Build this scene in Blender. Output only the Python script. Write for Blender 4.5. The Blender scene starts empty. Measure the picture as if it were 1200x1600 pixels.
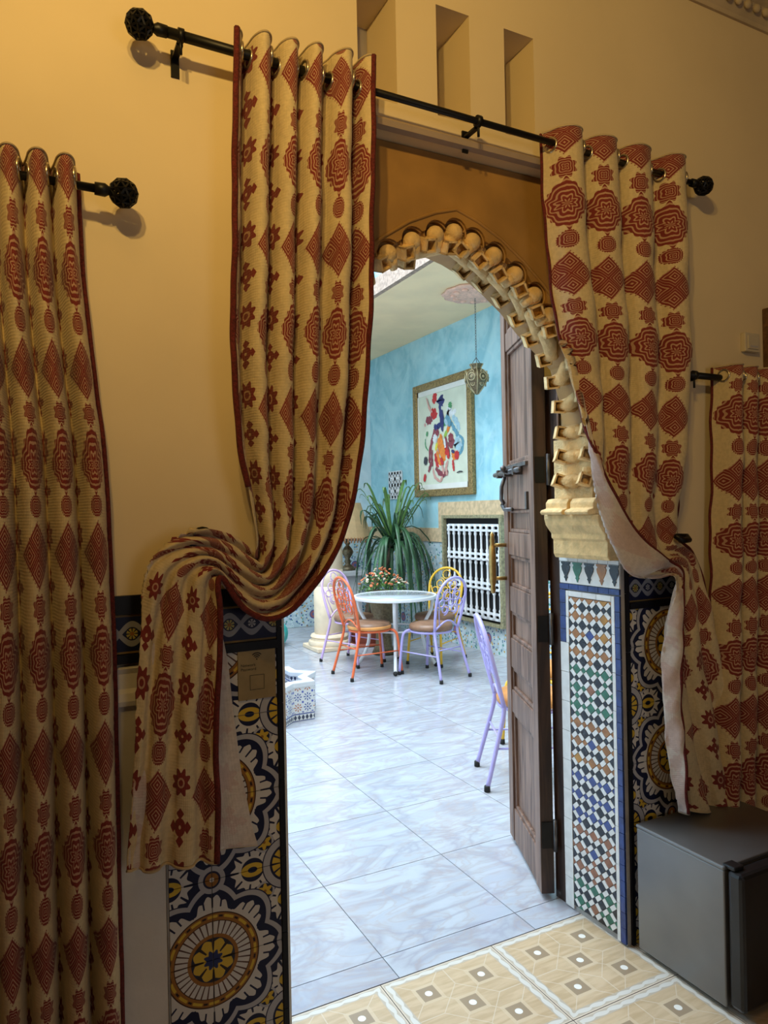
import bpy, bmesh, math, random
from mathutils import Vector, Matrix
random.seed(7)
PI = math.pi
scn = bpy.context.scene
COL = scn.collection

# ------------------------------------------------------------------ camera
F_PX = 1118.0
ROLL = 0.020
fw = Vector((0.454, 0.891, 0)).normalized()
rt0 = Vector((fw.y, -fw.x, 0)); up0 = Vector((0, 0, 1))
rt = rt0*math.cos(ROLL) - up0*math.sin(ROLL)
up = up0*math.cos(ROLL) + rt0*math.sin(ROLL)
EYE = Vector((0, 0, 1.5))
cam_d = bpy.data.cameras.new('camera'); cam = bpy.data.objects.new('camera', cam_d); COL.objects.link(cam)
cam_d.sensor_width = 36; cam_d.sensor_fit = 'AUTO'; cam_d.lens = F_PX/1600*36; cam_d.clip_start = .02
M = Matrix((rt, up, -fw)).transposed().to_4x4(); M.translation = EYE
cam.matrix_world = M
scn.camera = cam

def ray(px, py):
    return fw + rt*((px-600)/F_PX) + up*((800-py)/F_PX)
def at(px, py, Y):                       # point of the plane Y = const under a photo pixel
    d = ray(px, py); return EYE + d*(Y/d.y)
def atx(px, py, X):                      # point of the plane X = const
    d = ray(px, py); return EYE + d*(X/d.x)
def atz(px, py, Z=0.0):                  # point of the plane Z = const
    d = ray(px, py); return EYE + d*((Z-EYE.z)/d.z)

# ------------------------------------------------------------------ world, lights, exposure
w = bpy.data.worlds.new('world'); scn.world = w; w.use_nodes = True
bg = w.node_tree.nodes['Background']; bg.inputs[0].default_value = (.72, .86, 1, 1); bg.inputs[1].default_value = 1.0
scn.view_settings.view_transform = 'Standard'; scn.view_settings.look = 'None'
scn.view_settings.exposure = 0.0; scn.view_settings.gamma = 1.0; scn.view_settings.use_curve_mapping = False

def light(name, kind, loc, energy, color, aim=None, **kw):
    d = bpy.data.lights.new(name, kind); o = bpy.data.objects.new(name, d); COL.objects.link(o)
    o.location = loc; d.energy = energy; d.color = color
    for k, v in kw.items(): setattr(d, k, v)
    if aim is not None:
        o.rotation_euler = (Vector(aim)-Vector(loc)).to_track_quat('-Z', 'Y').to_euler()
    return o
# daylight through the open roof of the courtyard
light('courtyard_skylight', 'AREA', (1.0, 5.15, 6.3), 700, (.76, .885, 1.0), (1.0, 5.15, 0), shape='RECTANGLE', size=4.1, size_y=4.1)
# weak neutral fill added behind the camera to lift the dark lower wall
light('room_fill_light', 'AREA', (1.4, -2.3, 1.5), 9, (1.0, .96, .95), (1.0, 1.8, 1.2), shape='RECTANGLE', size=1.1, size_y=1.3)
# the room's ceiling lamp: two warm bulbs, thrown at the upper wall
LAMP_C = (1.0, .655, .195)
light('ceiling_lamp_bulb', 'SPOT', (-.32, .02, 3.08), 76, LAMP_C, (.35, 1.81, 3.46), spot_size=math.radians(144), spot_blend=1.0, shadow_soft_size=.035)
light('ceiling_lamp_bulb.001', 'SPOT', (-.14, -.10, 3.06), 49, LAMP_C, (1.15, 1.81, 3.50), spot_size=math.radians(144), spot_blend=1.0, shadow_soft_size=.035)

# ------------------------------------------------------------------ node expressions
class E:
    def __init__(s, nt, k): s.nt = nt; s.k = k
    def _m(s, op, *a):
        n = s.nt.nodes.new('ShaderNodeMath'); n.operation = op
        for i, x in enumerate((s,)+a):
            if isinstance(x, E): s.nt.links.new(x.k, n.inputs[i])
            else: n.inputs[i].default_value = x
        return E(s.nt, n.outputs[0])
    def __add__(s, o): return s._m('ADD', o)
    __radd__ = __add__
    def __sub__(s, o): return s._m('SUBTRACT', o)
    def __rsub__(s, o): return (s*-1)+o
    def __mul__(s, o): return s._m('MULTIPLY', o)
    __rmul__ = __mul__
    def __truediv__(s, o): return s._m('DIVIDE', o)
    def __abs__(s): return s._m('ABSOLUTE')
    def __pow__(s, o): return s._m('POWER', o)
    def lt(s, o): return s._m('LESS_THAN', o)
    def gt(s, o): return s._m('GREATER_THAN', o)
    def min(s, o): return s._m('MINIMUM', o)
    def max(s, o): return s._m('MAXIMUM', o)
    def sin(s): return s._m('SINE')
    def cos(s): return s._m('COSINE')
    def sqrt(s): return s._m('SQRT')
    def atan2(s, o): return s._m('ARCTAN2', o)
    def frac(s): return s._m('FRACT')
    def floor(s): return s._m('FLOOR')
    def wrap(s, p):
        n = s.nt.nodes.new('ShaderNodeMath'); n.operation = 'WRAP'
        s.nt.links.new(s.k, n.inputs[0]); n.inputs[1].default_value = p/2; n.inputs[2].default_value = -p/2
        return E(s.nt, n.outputs[0])
    def smooth(s, a, b):
        n = s.nt.nodes.new('ShaderNodeMapRange'); n.interpolation_type = 'SMOOTHSTEP'
        s.nt.links.new(s.k, n.inputs[0]); n.inputs[1].default_value = a; n.inputs[2].default_value = b
        return E(s.nt, n.outputs[0])
def band(x, a, b): return x.gt(a)*x.lt(b)
def hyp(a, b): return (a*a+b*b).sqrt()

class Mat:
    """a procedural material under construction"""
    def __init__(s, name, rough=.7, metal=0.0, spec=.5):
        s.m = bpy.data.materials.new(name); s.m.use_nodes = True
        s.nt = s.m.node_tree; s.b = s.nt.nodes['Principled BSDF']
        s.b.inputs['Roughness'].default_value = rough; s.b.inputs['Metallic'].default_value = metal
        s.b.inputs['Specular IOR Level'].default_value = spec
    def node(s, t, **kw):
        n = s.nt.nodes.new(t)
        for k, v in kw.items(): setattr(n, k, v)
        return n
    def sep(s, sock):
        n = s.node('ShaderNodeSeparateXYZ'); s.nt.links.new(sock, n.inputs[0])
        return [E(s.nt, n.outputs[i]) for i in range(3)]
    def pos(s): return s.sep(s.node('ShaderNodeNewGeometry').outputs['Position'])
    def uv(s): return s.sep(s.node('ShaderNodeTexCoord').outputs['UV'])
    def obj(s): return s.node('ShaderNodeTexCoord').outputs['Object']
    def noise(s, scale, detail=3, vec=None, dist=0.0):
        n = s.node('ShaderNodeTexNoise'); n.inputs['Scale'].default_value = scale; n.inputs['Detail'].default_value = detail
        n.inputs['Distortion'].default_value = dist
        if vec is None: vec = s.node('ShaderNodeNewGeometry').outputs['Position']
        s.nt.links.new(vec, n.inputs['Vector'])
        return E(s.nt, n.outputs[0])
    def mix(s, f, a, b, blend='MIX'):
        n = s.node('ShaderNodeMix', data_type='RGBA', blend_type=blend)
        for i, x in ((0, f), (6, a), (7, b)):
            if isinstance(x, E): s.nt.links.new(x.k, n.inputs[i])
            elif isinstance(x, bpy.types.NodeSocket): s.nt.links.new(x, n.inputs[i])
            elif isinstance(x, (tuple, list)): n.inputs[i].default_value = (*x[:3], 1)
            else: n.inputs[i].default_value = x
        return n.outputs[2]
    def color(s, c):
        if isinstance(c, (tuple, list)): s.b.inputs['Base Color'].default_value = (*c[:3], 1)
        else: s.nt.links.new(c, s.b.inputs['Base Color'])
        return s
    def bump(s, h, strength=.3, dist=.01):
        n = s.node('ShaderNodeBump'); n.inputs['Strength'].default_value = strength; n.inputs['Distance'].default_value = dist
        s.nt.links.new(h.k, n.inputs['Height']); s.nt.links.new(n.outputs[0], s.b.inputs['Normal'])
        return s

def simple(name, c, rough=.6, metal=0.0, var=.12, scale=14, bump=.15, bscale=None, spec=.5):
    m = Mat(name, rough, metal, spec)
    n = m.noise(scale, 4)
    c2 = tuple(x*(1-var*2) for x in c)
    m.color(m.mix(n.smooth(.3, .7), c2, c))
    if bump: m.bump(m.noise(bscale or scale*5, 3), bump, .004)
    return m.m

MT = {}
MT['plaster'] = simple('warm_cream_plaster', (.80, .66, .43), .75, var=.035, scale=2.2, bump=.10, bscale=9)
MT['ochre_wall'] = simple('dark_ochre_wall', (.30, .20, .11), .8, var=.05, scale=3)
MT['plaster_white'] = simple('white_plaster', (.70, .67, .63), .8, var=.06, scale=5, bump=.3, bscale=40)
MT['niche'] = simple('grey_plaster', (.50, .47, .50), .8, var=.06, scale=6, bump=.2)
MT['ceil'] = simple('aged_ceiling_plaster', (.58, .47, .33), .85, var=.12, scale=5, bump=.4, bscale=22)
MT['tympanum'] = simple('ochre_brown_paint', (.44, .24, .065), .55, var=.14, scale=5, bump=.2, bscale=25)
MT['stucco'] = simple('carved_gold_stucco', (.88, .62, .29), .85, var=.14, scale=25, bump=.8, bscale=130)
MT['stucco_trim'] = simple('pale_brown_plaster_moulding', (.44, .33, .24), .75, var=.08, scale=8)
MT['black'] = simple('black_metal', (.012, .012, .013), .42, .5, var=.1, bump=0)
MT['iron'] = simple('worn_iron', (.16, .15, .15), .4, .8, var=.2, scale=30)
MT['brass'] = simple('aged_brass', (.50, .33, .12), .35, .85, var=.15, scale=40)
MT['chrome'] = simple('grommet_metal', (.55, .48, .36), .25, .9, var=.05, bump=0)
MT['black_tile'] = simple('black_glazed_tile', (.008, .009, .015), .35, var=.1, bump=.05, spec=.16)
MT['trim_red'] = simple('burgundy_fringe', (.17, .018, .016), .9, var=.25, scale=160, bump=.8, bscale=400)
MT['white_metal'] = simple('white_painted_metal', (.80, .81, .83), .35, var=.03, bump=0)
MT['rubber'] = simple('black_rubber', (.012, .012, .012), .7, bump=0)
MT['white_tile'] = simple('white_zellige', (.80, .80, .78), .22, var=.06, scale=30, bump=.1)
MT['blue_tile'] = simple('cobalt_zellige', (.025, .055, .22), .22, var=.18, scale=30, bump=.1)
MT['grout'] = simple('grey_grout', (.42, .41, .40), .9, bump=.3)
MT['marble_plain'] = simple('white_marble', (.76, .77, .79), .3, var=.05, scale=7, bump=0)
MT['dark'] = simple('dark_void', (.006, .006, .007), .9, bump=0)
MT['beige_stone'] = simple('beige_stone', (.86, .68, .48), .6, var=.07, scale=9, bump=.2)
MT['terracotta'] = simple('terracotta', (.34, .09, .055), .6, var=.15)
MT['soil'] = simple('soil', (.05, .035, .025), .95)
MT['lamp_shade'] = simple('beige_lampshade', (.74, .50, .26), .8, var=.06)
MT['fringe_orange'] = simple('orange_fringe', (.62, .30, .14), .9)
MT['bronze'] = simple('antique_bronze', (.22, .17, .10), .4, .7, var=.2, scale=50)
MT['turq'] = simple('turquoise_leather', (.04, .48, .46), .5)
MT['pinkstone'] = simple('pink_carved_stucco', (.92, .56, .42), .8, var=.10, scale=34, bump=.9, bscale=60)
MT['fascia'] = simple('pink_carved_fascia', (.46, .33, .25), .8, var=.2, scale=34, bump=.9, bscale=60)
MT['gallery'] = simple('ivory_ceiling_paint', (1.0, .76, .46), .75, var=.05, scale=2.5)
MT['ring_beige'] = simple('ivory_plastic', (.62, .55, .42), .4, var=.03, bump=0)
MT['wood_carved'] = simple('dark_carved_wood', (.16, .075, .03), .5, var=.25, scale=60, bump=.9, bscale=90)
MT['gilt'] = simple('gilt_frame', (.46, .31, .12), .42, .45, var=.3, scale=60, bump=.9, bscale=110)
MT['linen'] = simple('white_liner', (.80, .78, .72), .7, var=.02, bump=0)
MT['canvas'] = simple('pale_green_canvas', (.70, .73, .58), .7, var=.05, scale=6, bump=.2)
MT['stem'] = simple('brown_trunk', (.16, .11, .07), .85, var=.2, scale=30)
MT['leaf'] = simple('dark_green_leaf', (.045, .13, .055), .42, var=.25, scale=8, bump=0)
MT['leaf2'] = simple('fresh_green_leaf', (.12, .26, .06), .5, var=.2, scale=20, bump=0)
MT['blossom'] = simple('orange_blossom', (.85, .24, .10), .6, bump=0)
MT['blossom2'] = simple('cream_blossom', (.88, .76, .58), .6, bump=0)
MT['glass_top'] = simple('table_glass', (.42, .46, .50), .08, var=.02, bump=0, spec=.8)
MT['gold_paint'] = simple('gold_paint', (.52, .42, .24), .35, .6, bump=0)

def wood(name, c, c2, scale=1.0, rough=.45):
    m = Mat(name, rough)
    tc = m.obj(); mp = m.node('ShaderNodeMapping'); mp.inputs['Scale'].default_value = (26*scale, 26*scale, 2.2*scale)
    m.nt.links.new(tc, mp.inputs[0])
    n = m.noise(1.0, 5, mp.outputs[0], 1.2)
    m.color(m.mix(n.smooth(.32, .68), c, c2)); m.bump(n, .35, .004)
    return m.m
MT['door_wood'] = wood('weathered_brown_door_wood', (.085, .040, .024), (.26, .15, .105))
MT['door_dark'] = wood('dark_brown_wood', (.022, .011, .008), (.07, .035, .022))

def blue_wall():
    m = Mat('turquoise_tadelakt', .5)
    n = m.noise(2.2, 6, dist=1.5); n2 = m.noise(9, 5, dist=.8)
    c = m.mix(n.smooth(.3, .7), (.26, .56, .66), (.44, .74, .81))
    m.color(m.mix((n2.smooth(.45, .75))*.35, c, (.62, .82, .86))); m.bump(n2, .15, .006)
    return m.m
MT['blue_wall'] = blue_wall()
def pale_wall():
    m = Mat('pale_blue_tadelakt', .5)
    n = m.noise(3, 6, dist=1.5)
    m.color(m.mix(n.smooth(.3, .7), (.62, .76, .82), (.80, .88, .92))); m.bump(n, .15, .006)
    return m.m
MT['pale_wall'] = pale_wall()
def marble():
    m = Mat('veined_white_marble_tile', .16)
    oi = m.node('ShaderNodeObjectInfo'); g = m.node('ShaderNodeNewGeometry')
    ad = m.node('ShaderNodeVectorMath', operation='MULTIPLY_ADD'); cx = m.node('ShaderNodeCombineXYZ')
    m.nt.links.new(oi.outputs['Random'], cx.inputs[0]); m.nt.links.new(oi.outputs['Random'], cx.inputs[2])
    m.nt.links.new(cx.outputs[0], ad.inputs[0]); ad.inputs[1].default_value = (19, 7, 31); m.nt.links.new(g.outputs['Position'], ad.inputs[2])
    mp = m.node('ShaderNodeMapping'); mp.inputs['Rotation'].default_value = (0, 0, .5); mp.inputs['Scale'].default_value = (1.0, 2.3, 1)
    m.nt.links.new(ad.outputs[0], mp.inputs[0])
    n = m.noise(1.7, 7, mp.outputs[0], 1.4); n2 = m.noise(3.3, 6, mp.outputs[0], 2.2)
    v = 1-(abs(n-.5)*9).min(1.0); v2 = 1-(abs(n2-.52)*11).min(1.0)
    c = m.mix(n2.smooth(.3, .75), (.485, .51, .555), (.42, .445, .505))
    c = m.mix(v*v*.62, c, (.31, .30, .35)); c = m.mix(v2*v2*.5, c, (.41, .35, .33))
    m.color(c); return m.m
MT['marble'] = marble()

# curtain cloth: u across, v along, in metres
PU, PV = .215, .42
def cloth(name, base, red, line, strength=1.0):
    m = Mat(name, .85, spec=.2)
    u, v, _ = m.uv()
    ua = u.wrap(PU); th = None
    def motif_nested(va):
        a, b = .072, .073
        p = ua/a+va/b; q = ua/a-va/b
        d = abs(p).max(abs(q))
        jag = ((ua*420).sin()*(va*420).sin())*.05
        mk = (d+jag).lt(.97)
        r = abs(abs(p)-.5).max(abs(abs(q)-.5))
        ln = ((r*7.0).frac()).lt(.34)*mk
        cr = (abs(p).lt(.05)+abs(q).lt(.05)).min(1.0)*mk
        return mk, (ln*(1-cr)).min(1.0)
    def motif_ogee(va):
        d = (abs(ua)/.062)**1.25 + (abs(va)/.076)**1.25
        ang = va.atan2(ua); jag = (ang*18).cos()*.07
        mk = (d+jag).lt(1.0)
        ln = ((d*4.2+(ang*8).cos()*.34).frac()).lt(.36)*mk
        return mk, ln
    def disc(va, R, k, amp):
        r = hyp(ua, va); ang = va.atan2(ua)
        mk = (r+(ang*k).cos()*amp).lt(R)
        ln = ((r*150+(ang*4).cos()*.3).frac()).lt(.33)*mk
        return mk, ln
    P = [motif_nested(v.wrap(PV)), motif_ogee((v-PV/2).wrap(PV)),
         disc((v-PV/4).wrap(PV), .026, 24, .0015), disc((v-PV*.75).wrap(PV), .027, 8, .004)]
    ub = (u-PU/2).wrap(PU)
    vb = (v-PV*.09).wrap(PV/2)
    r = hyp(ub, vb); ang = vb.atan2(ub)
    mk = (r+(ang*8).cos()*.006).lt(.030); ln = r.lt(.013)*r.gt(.008)
    P.append((mk, ln))
    vc = (v-PV*.09-PV/4).wrap(PV/2)
    r = hyp(ub, vc); ang = vc.atan2(ub)
    cross = (abs(ub)+abs(abs(vc)-.027)).lt(.013)+(abs(abs(ub)-.024)+abs(vc)).lt(.013)+(r.lt(.018)*r.gt(.004))
    P.append((cross.min(1.0), r.lt(.004)))
    mask = P[0][0]; lines = P[0][1]
    for a, b in P[1:]: mask = mask.max(a); lines = lines.max(b)
    weave = m.noise(90, 2)
    bc = m.mix(weave.smooth(.3, .7), tuple(x*.88 for x in base), base)
    c = m.mix(mask*strength, bc, red)
    c = m.mix(lines*(.70*strength), c, line)
    m.color(c)
    h = (u*900).sin()*.3+(v*900).sin()*.3+weave
    m.bump(h, .25, .003)
    sh = m.b.inputs.get('Sheen Weight')
    if sh: sh.default_value = .15
    return m.m
MT['cloth'] = cloth('printed_quilted_curtain', (.68, .55, .33), (.205, .032, .026), (.60, .40, .26))
MT['cloth_lining'] = cloth('pale_curtain_lining', (.66, .58, .52), (.48, .20, .19), (.62, .48, .44), .25)
MT['hem'] = simple('cream_hem', (.60, .48, .30), .9, bump=.3, bscale=300)

NAVY = (.010, .014, .050); WHT = (.62, .60, .58); YEL = (.62, .42, .05); BRN = (.30, .13, .03); GRY = (.42, .42, .46)
def azulejo(name, cx, cz, P=.40):
    m = Mat(name, .3, spec=.16)
    X, Y, Z = m.pos()
    k = .4/P
    u = (X-cx).wrap(P)*k; v = (Z-cz).wrap(P)*k
    uu = abs(u); vv = abs(v)
    r = hyp(u, v); th = v.atan2(u)
    c = m.mix(0.0, NAVY, NAVY)
    # tulips between the joints and the corner medallions
    for (du, dv) in ((uu-.105, .2-vv), (.2-uu, vv-.105)):
        rr = hyp(du, dv); tt = dv.atan2(du)
        c = m.mix((rr+(tt*9).cos()*.006).lt(.053)*rr.gt(.030), c, WHT)
        c = m.mix(((tt*9).cos()).lt(-.86)*band(rr, .036, .06), c, NAVY)
        ee = hyp(du*.8, dv*1.35)
        c = m.mix(ee.lt(.024), c, YEL); c = m.mix(ee.lt(.010), c, NAVY)
    # small flowers on the diagonals
    r5 = hyp(uu-.137, vv-.137); t5 = (vv-.137).atan2(uu-.137)
    c = m.mix(r5.lt(.026), c, GRY); c = m.mix(r5.lt(.020), c, NAVY); c = m.mix((r5+(t5*6).cos()*.004).lt(.016), c, YEL); c = m.mix(r5.lt(.004), c, BRN)
    # scalloped outline of the rosette with eight shells
    lob = abs((th*4).cos())
    R = .145+lob*.030
    c = m.mix(r.lt(R+.017), c, NAVY); c = m.mix(r.lt(R+.014), c, GRY); c = m.mix(r.lt(R), c, NAVY)
    pet = (abs((th*4).cos())*.040+.118)
    fr = (th*40).cos()
    c = m.mix((r+fr*.004).lt(pet), c, WHT); c = m.mix(fr.gt(.80)*band(r, .130, .17)*r.lt(pet), c, NAVY)
    c = m.mix(r.lt(.118), c, (.05, .02, .01)); c = m.mix(r.lt(.115), c, BRN)
    c = m.mix(band(r, .104, .111)*((th*16).cos()).gt(-.3), c, YEL)
    c = m.mix(band(r, .105, .110)*((th*16).cos()).lt(-.75), c, (.02, .01, .01))
    c = m.mix(r.lt(.097), c, (.05, .02, .01)); c = m.mix(r.lt(.095), c, WHT)
    c = m.mix(((th*36).cos()).gt(.72)*r.lt(.095), c, (.10, .05, .04))
    c = m.mix(r.lt(.064), c, BRN); c = m.mix(r.lt(.055), c, (.02, .025, .05))
    c = m.mix((r+(th*8).cos()*.004).lt(.049), c, YEL)
    c = m.mix(((th*8).cos()).gt(.80)*band(r, .024, .055), c, (.03, .02, .02))
    c = m.mix((r+(th*8).cos()*.004).lt(.021), c, (.02, .03, .12))
    # corner medallions and joint discs
    r4 = hyp(.2-uu, .2-vv); t4 = (.2-vv).atan2(.2-uu)
    c = m.mix(r4.lt(.070), c, NAVY); c = m.mix(r4.lt(.067), c, GRY); c = m.mix(r4.lt(.049), c, NAVY)
    c = m.mix(r4.lt(.043)*((t4*12).cos()).lt(.70), c, YEL); c = m.mix(r4.lt(.018), c, (.02, .05, .03))
    for (a, b) in ((.2-uu, vv), (uu, .2-vv)):
        rj = hyp(a, b)
        c = m.mix(rj.lt(.034), c, GRY); c = m.mix(rj.lt(.022), c, NAVY); c = m.mix(rj.lt(.017), c, BRN); c = m.mix(rj.lt(.006), c, WHT)
    m.color(c)
    m.bump(m.noise(30, 2), .06, .002)
    return m.m
TCX = .413
MT['azulejo'] = azulejo('painted_azulejo_tile', TCX, .387)
MT['azulejo_r'] = azulejo('painted_azulejo_tile_right', 2.035, .62)
def frieze(name, z0, h):
    m = Mat(name, .3, spec=.16)
    X, Y, Z = m.pos()
    P = h*1.25
    u = X.wrap(P); v = Z-(z0+h/2)
    c = m.mix(0.0, NAVY, NAVY)
    ph = X*(2*PI/P)
    for s in (1, -1):
        w_ = abs(v-ph.cos()*(h*.24*s))
        c = m.mix(w_.lt(h*.085), c, (.26, .27, .31))
    r = hyp(u, v); t = v.atan2(u)
    c = m.mix(r.lt(h*.17), c, NAVY); c = m.mix((r.lt(h*.14))*((t*8).cos()).lt(.5), c, (.42, .36, .10)); c = m.mix(r.lt(h*.05), c, BRN)
    u2 = (X-P/2).wrap(P); r2 = hyp(u2, v); t2 = v.atan2(u2)
    c = m.mix(r2.lt(h*.11)*((t2*6).cos()).lt(.5), c, (.36, .36, .38))
    c = m.mix(abs(v).gt(h*.44), c, (.20, .13, .04))
    m.color(c); return m.m
FZ0, FZ1 = 1.174, 1.268
MT['frieze'] = frieze('guilloche_frieze_tile', FZ0, FZ1-FZ0)

def room_tile(x0, y0, P, Q):
    m = Mat('beige_marquetry_floor_tile', .30)
    X, Y, Z = m.pos()
    a = (X-x0).wrap(P); b = (Y-y0).wrap(Q)
    aa = abs(a); bb = abs(b)
    g = m.noise(7, 5, dist=2.0)
    cx = m.node('ShaderNodeMapping'); cx.inputs['Scale'].default_value = (8, 50, 1); cx.inputs['Rotation'].default_value = (0, 0, .8)
    m.nt.links.new(m.node('ShaderNodeNewGeometry').outputs['Position'], cx.inputs[0])
    g2 = m.noise(1, 4, cx.outputs[0], .5)
    c = m.mix(g2.smooth(.3, .7), (.50, .355, .20), (.62, .46, .285))
    lines = abs(aa-bb).lt(.0022)+abs(aa+bb-.10).lt(.0022)+abs(aa+bb-.2).lt(.0022)+(aa.lt(.0018)+bb.lt(.0018))*(aa+bb).gt(.1)
    c = m.mix(lines.min(1.0)*.6, c, (.68, .58, .44))
    d0 = aa.max(bb); d1 = abs(aa-.098).max(abs(bb-.098)); d = d0.min(d1)
    c = m.mix(d.lt(.042)*.7, c, (.64, .50, .33)); c = m.mix(d.lt(.030), c, (.34, .245, .15))
    rr = hyp(aa, bb).min(hyp(aa-.098, bb-.098)); c = m.mix(rr.lt(.012), c, (.84, .80, .72))
    e = (P/2-aa).min(Q/2-bb)
    c = m.mix(e.lt(.030), c, (.50, .42, .32)); 
    along = (X*1+Y*1)
    sc = abs((along*58).sin())*.006
    c = m.mix(abs(e-.0175).lt(sc+.003), c, (.66, .62, .55))
    c = m.mix(e.lt(.0055), c, (.66, .55, .42)); c = m.mix(e.lt(.0015), c, (.35, .3, .26))
    m.color(c); return m.m

def zellige_wall():
    m = Mat('pale_zellige_dado', .25)
    X, Y, Z = m.pos()
    s = X+Y
    u = s.wrap(.62); v = (Z-.78).wrap(.62)
    r = hyp(u, v); t = v.atan2(u)
    vo = m.node('ShaderNodeTexVoronoi'); vo.inputs['Scale'].default_value = 27
    m.nt.links.new(m.node('ShaderNodeNewGeometry').outputs['Position'], vo.inputs['Vector'])
    dist = E(m.nt, vo.outputs['Distance']); hue = m.sep(vo.outputs['Color'])
    c = m.mix(hue[2].smooth(.2, .9), (.46, .58, .63), (.62, .72, .74))
    dot = dist.lt(.34)
    c = m.mix(dot*hue[0].lt(.22), c, (.05, .10, .32)); c = m.mix(dot*band(hue[0], .22, .36), c, (.62, .42, .12)); c = m.mix(dot*band(hue[0], .36, .52), c, (.10, .32, .28))
    for k, (ra, rb) in enumerate(((.10, .12), (.17, .185), (.24, .255))):
        c = m.mix(band(r, ra, rb)*((t*16+k*PI).cos()).gt(.55), c, ((.05, .10, .30), (.50, .30, .10), (.08, .22, .30))[k])
    c = m.mix(r.lt(.060), c, (.12, .12, .30)); c = m.mix(r.lt(.044), c, (.40, .14, .14)); c = m.mix((r+(t*8).cos()*.006).lt(.022), c, (.12, .14, .34))
    m.color(c); return m.m
MT['zellige_wall'] = zellige_wall()
def zellige_fountain():
    m = Mat('rosette_zellige_fountain', .22)
    u, v, _ = m.uv()
    P = .074
    col_i = (u/P).floor(); row_i = (v/P).floor()
    a = (u/P).frac()-.5; b = (v/P).frac()-.5
    r = hyp(a, b); t = b.atan2(a)
    key = ((col_i*2.7+row_i*5.1).sin()*43.7).frac()
    hue = m.mix(key.gt(.5), (.42, .13, .05), (.04, .07, .26)); hue = m.mix(key.gt(.78), hue, (.06, .30, .14))
    c = m.mix(0.0, (.70, .70, .70), (0, 0, 0))
    c = m.mix(band(r, .16, .40)*((t*8).cos()).gt(.25), c, hue)
    c = m.mix(r.lt(.09), c, hue)
    c = m.mix((abs(a).gt(.40)*abs(b).gt(.40)), c, (.08, .11, .42))
    m.color(c); return m.m
MT['zellige_f'] = zellige_fountain()
MT['zellige_check'] = None
def fount_base():
    m = Mat('chequered_zellige_plinth', .22)
    u, v, _ = m.uv()
    a = (u/.03).frac()-.5; b = ((v/.05).frac()-.5)
    c = m.mix((abs(a)+abs(b)).lt(.42), (.70, .70, .70), (.04, .05, .09))
    c = m.mix(abs(b).gt(.42), c, (.06, .09, .30))
    m.color(c); return m.m
MT['zellige_check'] = fount_base()
def atrium_tile():
    m = Mat('sky_blue_dotted_tile', .3)
    X, Y, Z = m.pos()
    a = (Y/.09).frac()-.5; b = (Z/.09).frac()-.5
    n = m.noise(12, 3)
    c = m.mix(n.smooth(.35, .65), (.22, .42, .56), (.42, .56, .64))
    c = m.mix(hyp(a, b).lt(.13), c, (.05, .10, .28))
    m.color(c); return m.m
MT['atrium_tile'] = atrium_tile()
def steel():
    m = Mat('dark_grey_brushed_panel', .36, .55)
    n = m.noise(3, 3)
    m.color(m.mix(n.smooth(.3, .7), (.17, .165, .165), (.22, .215, .21))); return m.m
MT['fridge'] = steel()
MT['fridge_door'] = simple('black_fridge_front', (.018, .018, .02), .3, .2, bump=0)
MT['plaque'] = simple('brushed_gold_plaque', (.30, .21, .085), .45, .35, var=.08, scale=30, bump=0)
MT['print'] = simple('black_print', (.02, .016, .01), .8, bump=0)
for nm, c in dict(orange=(.80, .15, .045), lilac=(.47, .41, .80), pink=(.66, .45, .74), yellow=(.80, .47, .035)).items():
    MT['paint_'+nm] = simple(nm+'_painted_steel', c, .38, var=.04, bump=0)
MT['cushion_brown'] = simple('brown_leatherette', (.30, .155, .085), .42, var=.2, scale=9)
MT['cushion_orange'] = simple('orange_leatherette', (.78, .33, .09), .45, var=.12, scale=9)
ZC = {'k': (.016, .020, .030), 'o': (.40, .17, .05), 'y': (.50, .24, .04), 'g': (.035, .18, .11), 'b': (.05, .085, .30), 'r': (.34, .14, .07)}
for k_, c_ in ZC.items(): MT['z_'+k_] = simple('zellige_'+{'k': 'black', 'o': 'amber', 'y': 'honey', 'g': 'green', 'b': 'blue', 'r': 'russet'}[k_], c_, .22, var=.15, scale=40, bump=.08)

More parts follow.
